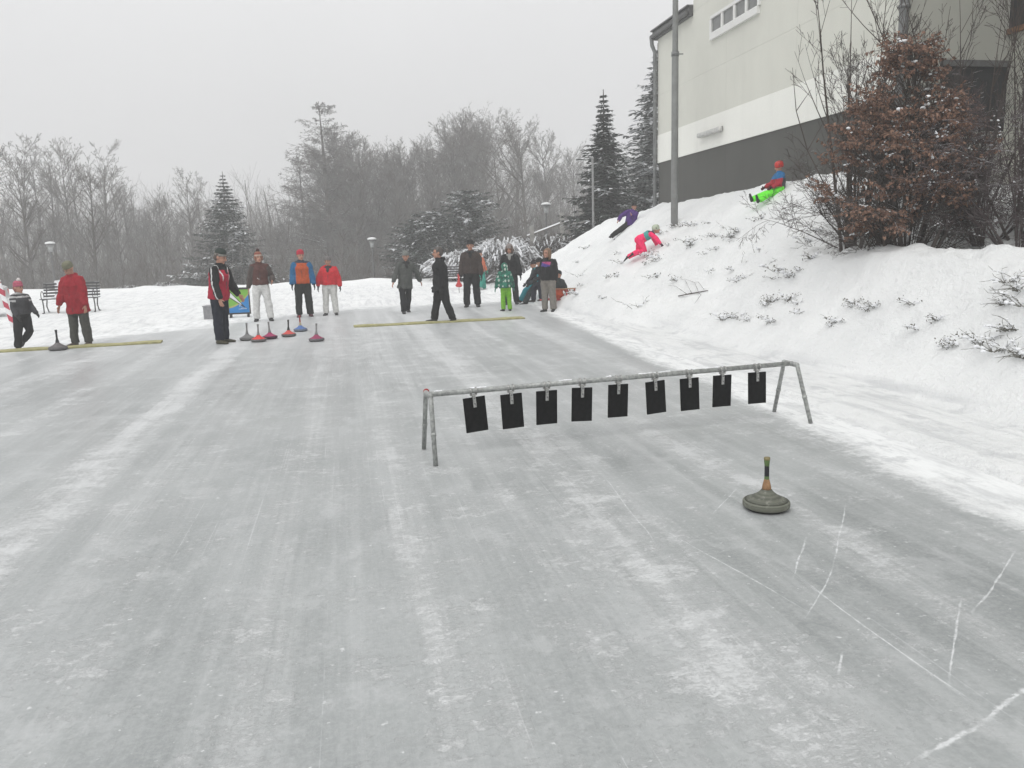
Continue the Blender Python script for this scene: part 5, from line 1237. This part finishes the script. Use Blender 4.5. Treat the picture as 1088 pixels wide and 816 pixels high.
# ------- bare shrubs around it
def shrub(name, seed, stems, H, spread, PB, m=None, r=.016, lean=(0, 0)):
    rnd = random.Random(seed); out = [[] for _ in range(5)]
    for s_ in range(stems):
        a = rnd.uniform(0, 2*pi); d = Vector((cos(a)*spread*rnd.random()+lean[0], sin(a)*spread*rnd.random()+lean[1], 1))
        grow(rnd, out, Vector((cos(a)*.12, sin(a)*.12, -.1)), d, H*rnd.uniform(.6, 1.05), r*rnd.uniform(.7, 1.2), 0, PB)
    me = tube_mesh(name, [(out[0], 6, 0), (out[1], 4, 0), (out[2], 3, 0), (out[3], 3, 0)]); me.materials.append(m or M_dtwig)
    return me, out
PS = dict(seg=[9, 6, 4, 3], kids=[8, 5, 3], start=[.25, .2, .2], wob=[.022, .04, .06, .1], up=[.0, .05, .03, 0], ang=[27, 30, 34], len=[.42, .45, .4], tap=[.5, .4, .3], rk=[.008, .006, .006], rmin=.0028)
PT = dict(seg=[8, 6, 4, 3], kids=[9, 6, 4], start=[.15, .15, .1], wob=[.08, .12, .16, .2], up=[-.03, -.02, -.01, 0], ang=[45, 42, 42], len=[.48, .48, .45], tap=[.4, .3, .3], rk=[.009, .007, .006], rmin=.0028)
def put_shrub(me, px, py, Y, label, s_=1.0, name='bare_shrub', snow=None, group=None, rz=None, z=None):
    c = dep(px, py, Y); zz = height(c.x, c.y) if z is None else z
    r = empty(name, (c.x, c.y, zz), random.uniform(0, 6) if rz is None else rz, label=label, cat='shrub', group=group); r.scale = (s_,)*3
    o = bpy.data.objects.new('stems', me[0]); COL.objects.link(o); o.parent = r
    if snow:
        rnd = random.Random(9); it = []
        for sgm in me[1][0]+me[1][1]:
            p, q = Vector(sgm[:3]), Vector(sgm[4:7]); d = (q-p).normalized()
            if abs(d.z) < .72 and rnd.random() < snow: it.append((p, q, rnd.uniform(.006, .014)))
        if it: snow_lumps(it, r, 3, .004)
    return r
s1 = shrub('upright', 91, 11, 4.3, .24, PS, None, .024); s2 = shrub('tangle', 92, 13, 2.1, 1.5, PT); s3 = shrub('tangle', 93, 24, 2.3, 1.1, PT, bark('mauve_twigs', (.075, .055, .055), .05, 1.25)); s4 = shrub('upright', 94, 9, 4.6, .5, PS, None, .02)
put_shrub(s1, 905, 240, 12.6, 'upright bare shrub with many thin stems against the pale wall', 1.05, rz=.5)
put_shrub(s2, 912, 235, 12.9, 'low arching bare shrub at the left foot of the beech bush', .85, rz=1.0, snow=.03)
put_shrub(s2, 935, 245, 11.6, 'tangled bare shrub just in front of the beech bush', .62, rz=4.0, snow=.04)
put_shrub(s3, 1048, 245, 11.3, 'mauve brown tangled shrub right of the beech bush', 1.0, rz=2.0, snow=.10)
put_shrub(s3, 1082, 240, 10.6, 'mauve brown tangled shrub at the right edge of the picture', 1.0, rz=5.0, snow=.08)
put_shrub(s4, 1030, 235, 12.0, 'tall bare shrub reaching up before the dark opening', 1.0, rz=3.0)
put_shrub(s4, 1085, 235, 11.0, 'tall bare shrub arching up at the right edge', .95, rz=.4)
# long thin arching whip at the left of the shrubs
w0 = dep(930, 236, 11.4); w0.z = height(w0.x, w0.y); bm = bmesh.new(); pts = [w0-Vector((0, 0, .1)), dep(905, 225, 11.4), dep(878, 200, 11.4), dep(858, 160, 11.4), dep(846, 118, 11.4), dep(842, 72, 11.4)]
loft(bm, [p-w0 for p in pts], [.012, .012, .010, .008, .006, .003], n=6)
for a_, b_ in ((2, (840, 190)), (3, (880, 120)), (3, (835, 140)), (4, (862, 95))): loft(bm, [pts[a_]-w0, (pts[a_]+dep(*b_, 11.4))/2-w0+Vector((.02, 0, .03)), dep(*b_, 11.4)-w0], [.006, .004, .002], n=5)
o = bmobj('bare_sapling', bm, M_dtwig, None, True); o.location = w0; tag(o, 'thin bare sapling curving left and up against the grey plinth', 'sapling')
# ------- tufts poking out of the snow
def tuft(seed, n, L):
    rnd = random.Random(seed); sg = []; sn = []; V = []
    for i in range(n):
        a = rnd.uniform(0, 2*pi); d = Vector((cos(a), sin(a), rnd.uniform(.25, .9))).normalized(); p = Vector((rnd.gauss(0, .05), rnd.gauss(0, .05), -.03)); ll = L*rnd.uniform(.4, 1)
        for j in range(3):
            q = p+d*ll/3; sg.append((*p, .0045-.001*j, *q, .0035-.001*j)); 
            if rnd.random() < .35 and j: sn.append((p, q, rnd.uniform(.012, .022)))
            if rnd.random() < .6: e = (d+rv(rnd)*.7).normalized(); sg.append((*q, .003, *(q+e*ll*.3), .0015))
            p = q; d = (d+Vector((0, 0, -.22))+rv(rnd)*.2).normalized()
        for k in range(3 if seed < 5 else 0):
            b = Vector(sg[-1][:3])+rv(rnd)*.05; dd = rv(rnd); l = rnd.uniform(.02, .05); X = dd.cross(rv(rnd)).normalized()*l*.35; V += [b, b+dd*l*.5+X, b+dd*l, b+dd*l*.5-X]
    if not V: V = [Vector((0, 0, 0)), Vector((.01, 0, 0)), Vector((.01, .01, 0)), Vector((0, .01, 0))]
    Vt, Ft = tubes(sg, 4); Va = np.array([tuple(v) for v in V])
    me = arrmesh('tuft', np.concatenate([Va, Vt]), np.concatenate([np.arange(len(Va)).reshape(-1, 4), Ft+len(Va)])); me.materials.append(mat('dead_stalk', (.10, .095, .075), .8, .3, 30))
    return me, sn
TF = []
for s_, n, L in ((1, 9, .22), (2, 14, .28), (3, 6, .32), (4, 18, .24), (5, 4, .42), (6, 22, .38)):
    me, sn = tuft(s_, n, L); r = bpy.data.objects.new('dry_tuft', me); COL.objects.link(r); so_ = snow_lumps(sn, r, s_, .002) if sn else None; TF.append(r)
def place_tuft(i, px, py, s_, lab='dry snow flecked tuft poking out of the snow bank', grp='dry tufts poking out of the snow bank'):
    src = TF[i]; p = hit(px, py)
    o = copy_tree(src); o.location = p; o.rotation_euler = (0, 0, random.uniform(0, 6)); o.scale = (s_,)*3
    tag(o, lab, 'tuft', grp); return o
random.seed(12)
NEAR = [(785, 300), (795, 296), (780, 338), (792, 341), (771, 340), (820, 320), (815, 325), (845, 323), (820, 343), (848, 333), (888, 343), (884, 348), (908, 324), (932, 327), (925, 330), (978, 350), (1008, 363), (1012, 368), (1020, 366), (1040, 365), (970, 325), (903, 327), (720, 298), (838, 318), (1000, 340), (1066, 352)]
for px, py in NEAR: place_tuft(random.choice((0, 1, 3, 1)), px+random.uniform(-3, 3), py, random.uniform(.45, .85))
for k in range(50):
    px = random.uniform(606, 880); py = random.uniform(215, 330) if k % 3 else random.uniform(205, 260)
    lim = 262-(px-600)*.19
    if py < lim: py = lim+random.uniform(3, 40)
    if py > 300 and px > 700: py -= 60
    place_tuft(random.choice((0, 0, 2, 2, 4, 1)), px, py, random.uniform(.5, 1.15))
for px, py in ((1062, 372), (1078, 350), (1086, 330), (1075, 300), (1088, 378), (1068, 325), (1084, 310)): place_tuft(5, px, py, random.uniform(.6, 1.0), 'larger snow covered tuft at the right edge of the bank', 'larger snowy tufts at the right edge')
for r in TF:
    for c in [q for q in bpy.data.objects if q.parent == r]: bpy.data.objects.remove(c)
    bpy.data.objects.remove(r)
# fallen twig on the slope
p = hit(735, 312); bm = bmesh.new()
def loc_(px, py): q = hit(px, py)-p; q.z += .02; return q
loft(bm, [loc_(721, 316), loc_(735, 313), loc_(752, 310)], [.010, .012, .007], n=6)
for a_, b_, c_ in (((735, 313), (728, 303), (722, 299)), ((742, 311), (738, 304), (727, 300)), ((740, 312), (745, 318), (738, 326)), ((748, 310), (742, 304), (735, 303)), ((730, 314), (718, 309), (710, 306))): loft(bm, [loc_(*a_), loc_(*b_)+Vector((0, 0, .05)), loc_(*c_)+Vector((0, 0, .03))], [.005, .004, .002], n=5)
o = bmobj('fallen_twig', bm, M_dtwig, None, True); o.location = p; tag(o, 'forked dark twig lying on the smooth snow slope', 'twig')
sc.cycles.volume_bounces = 1
sc.cycles.max_bounces = 8
sc.cycles.use_adaptive_sampling = True
sc.cycles.adaptive_threshold = 0.02
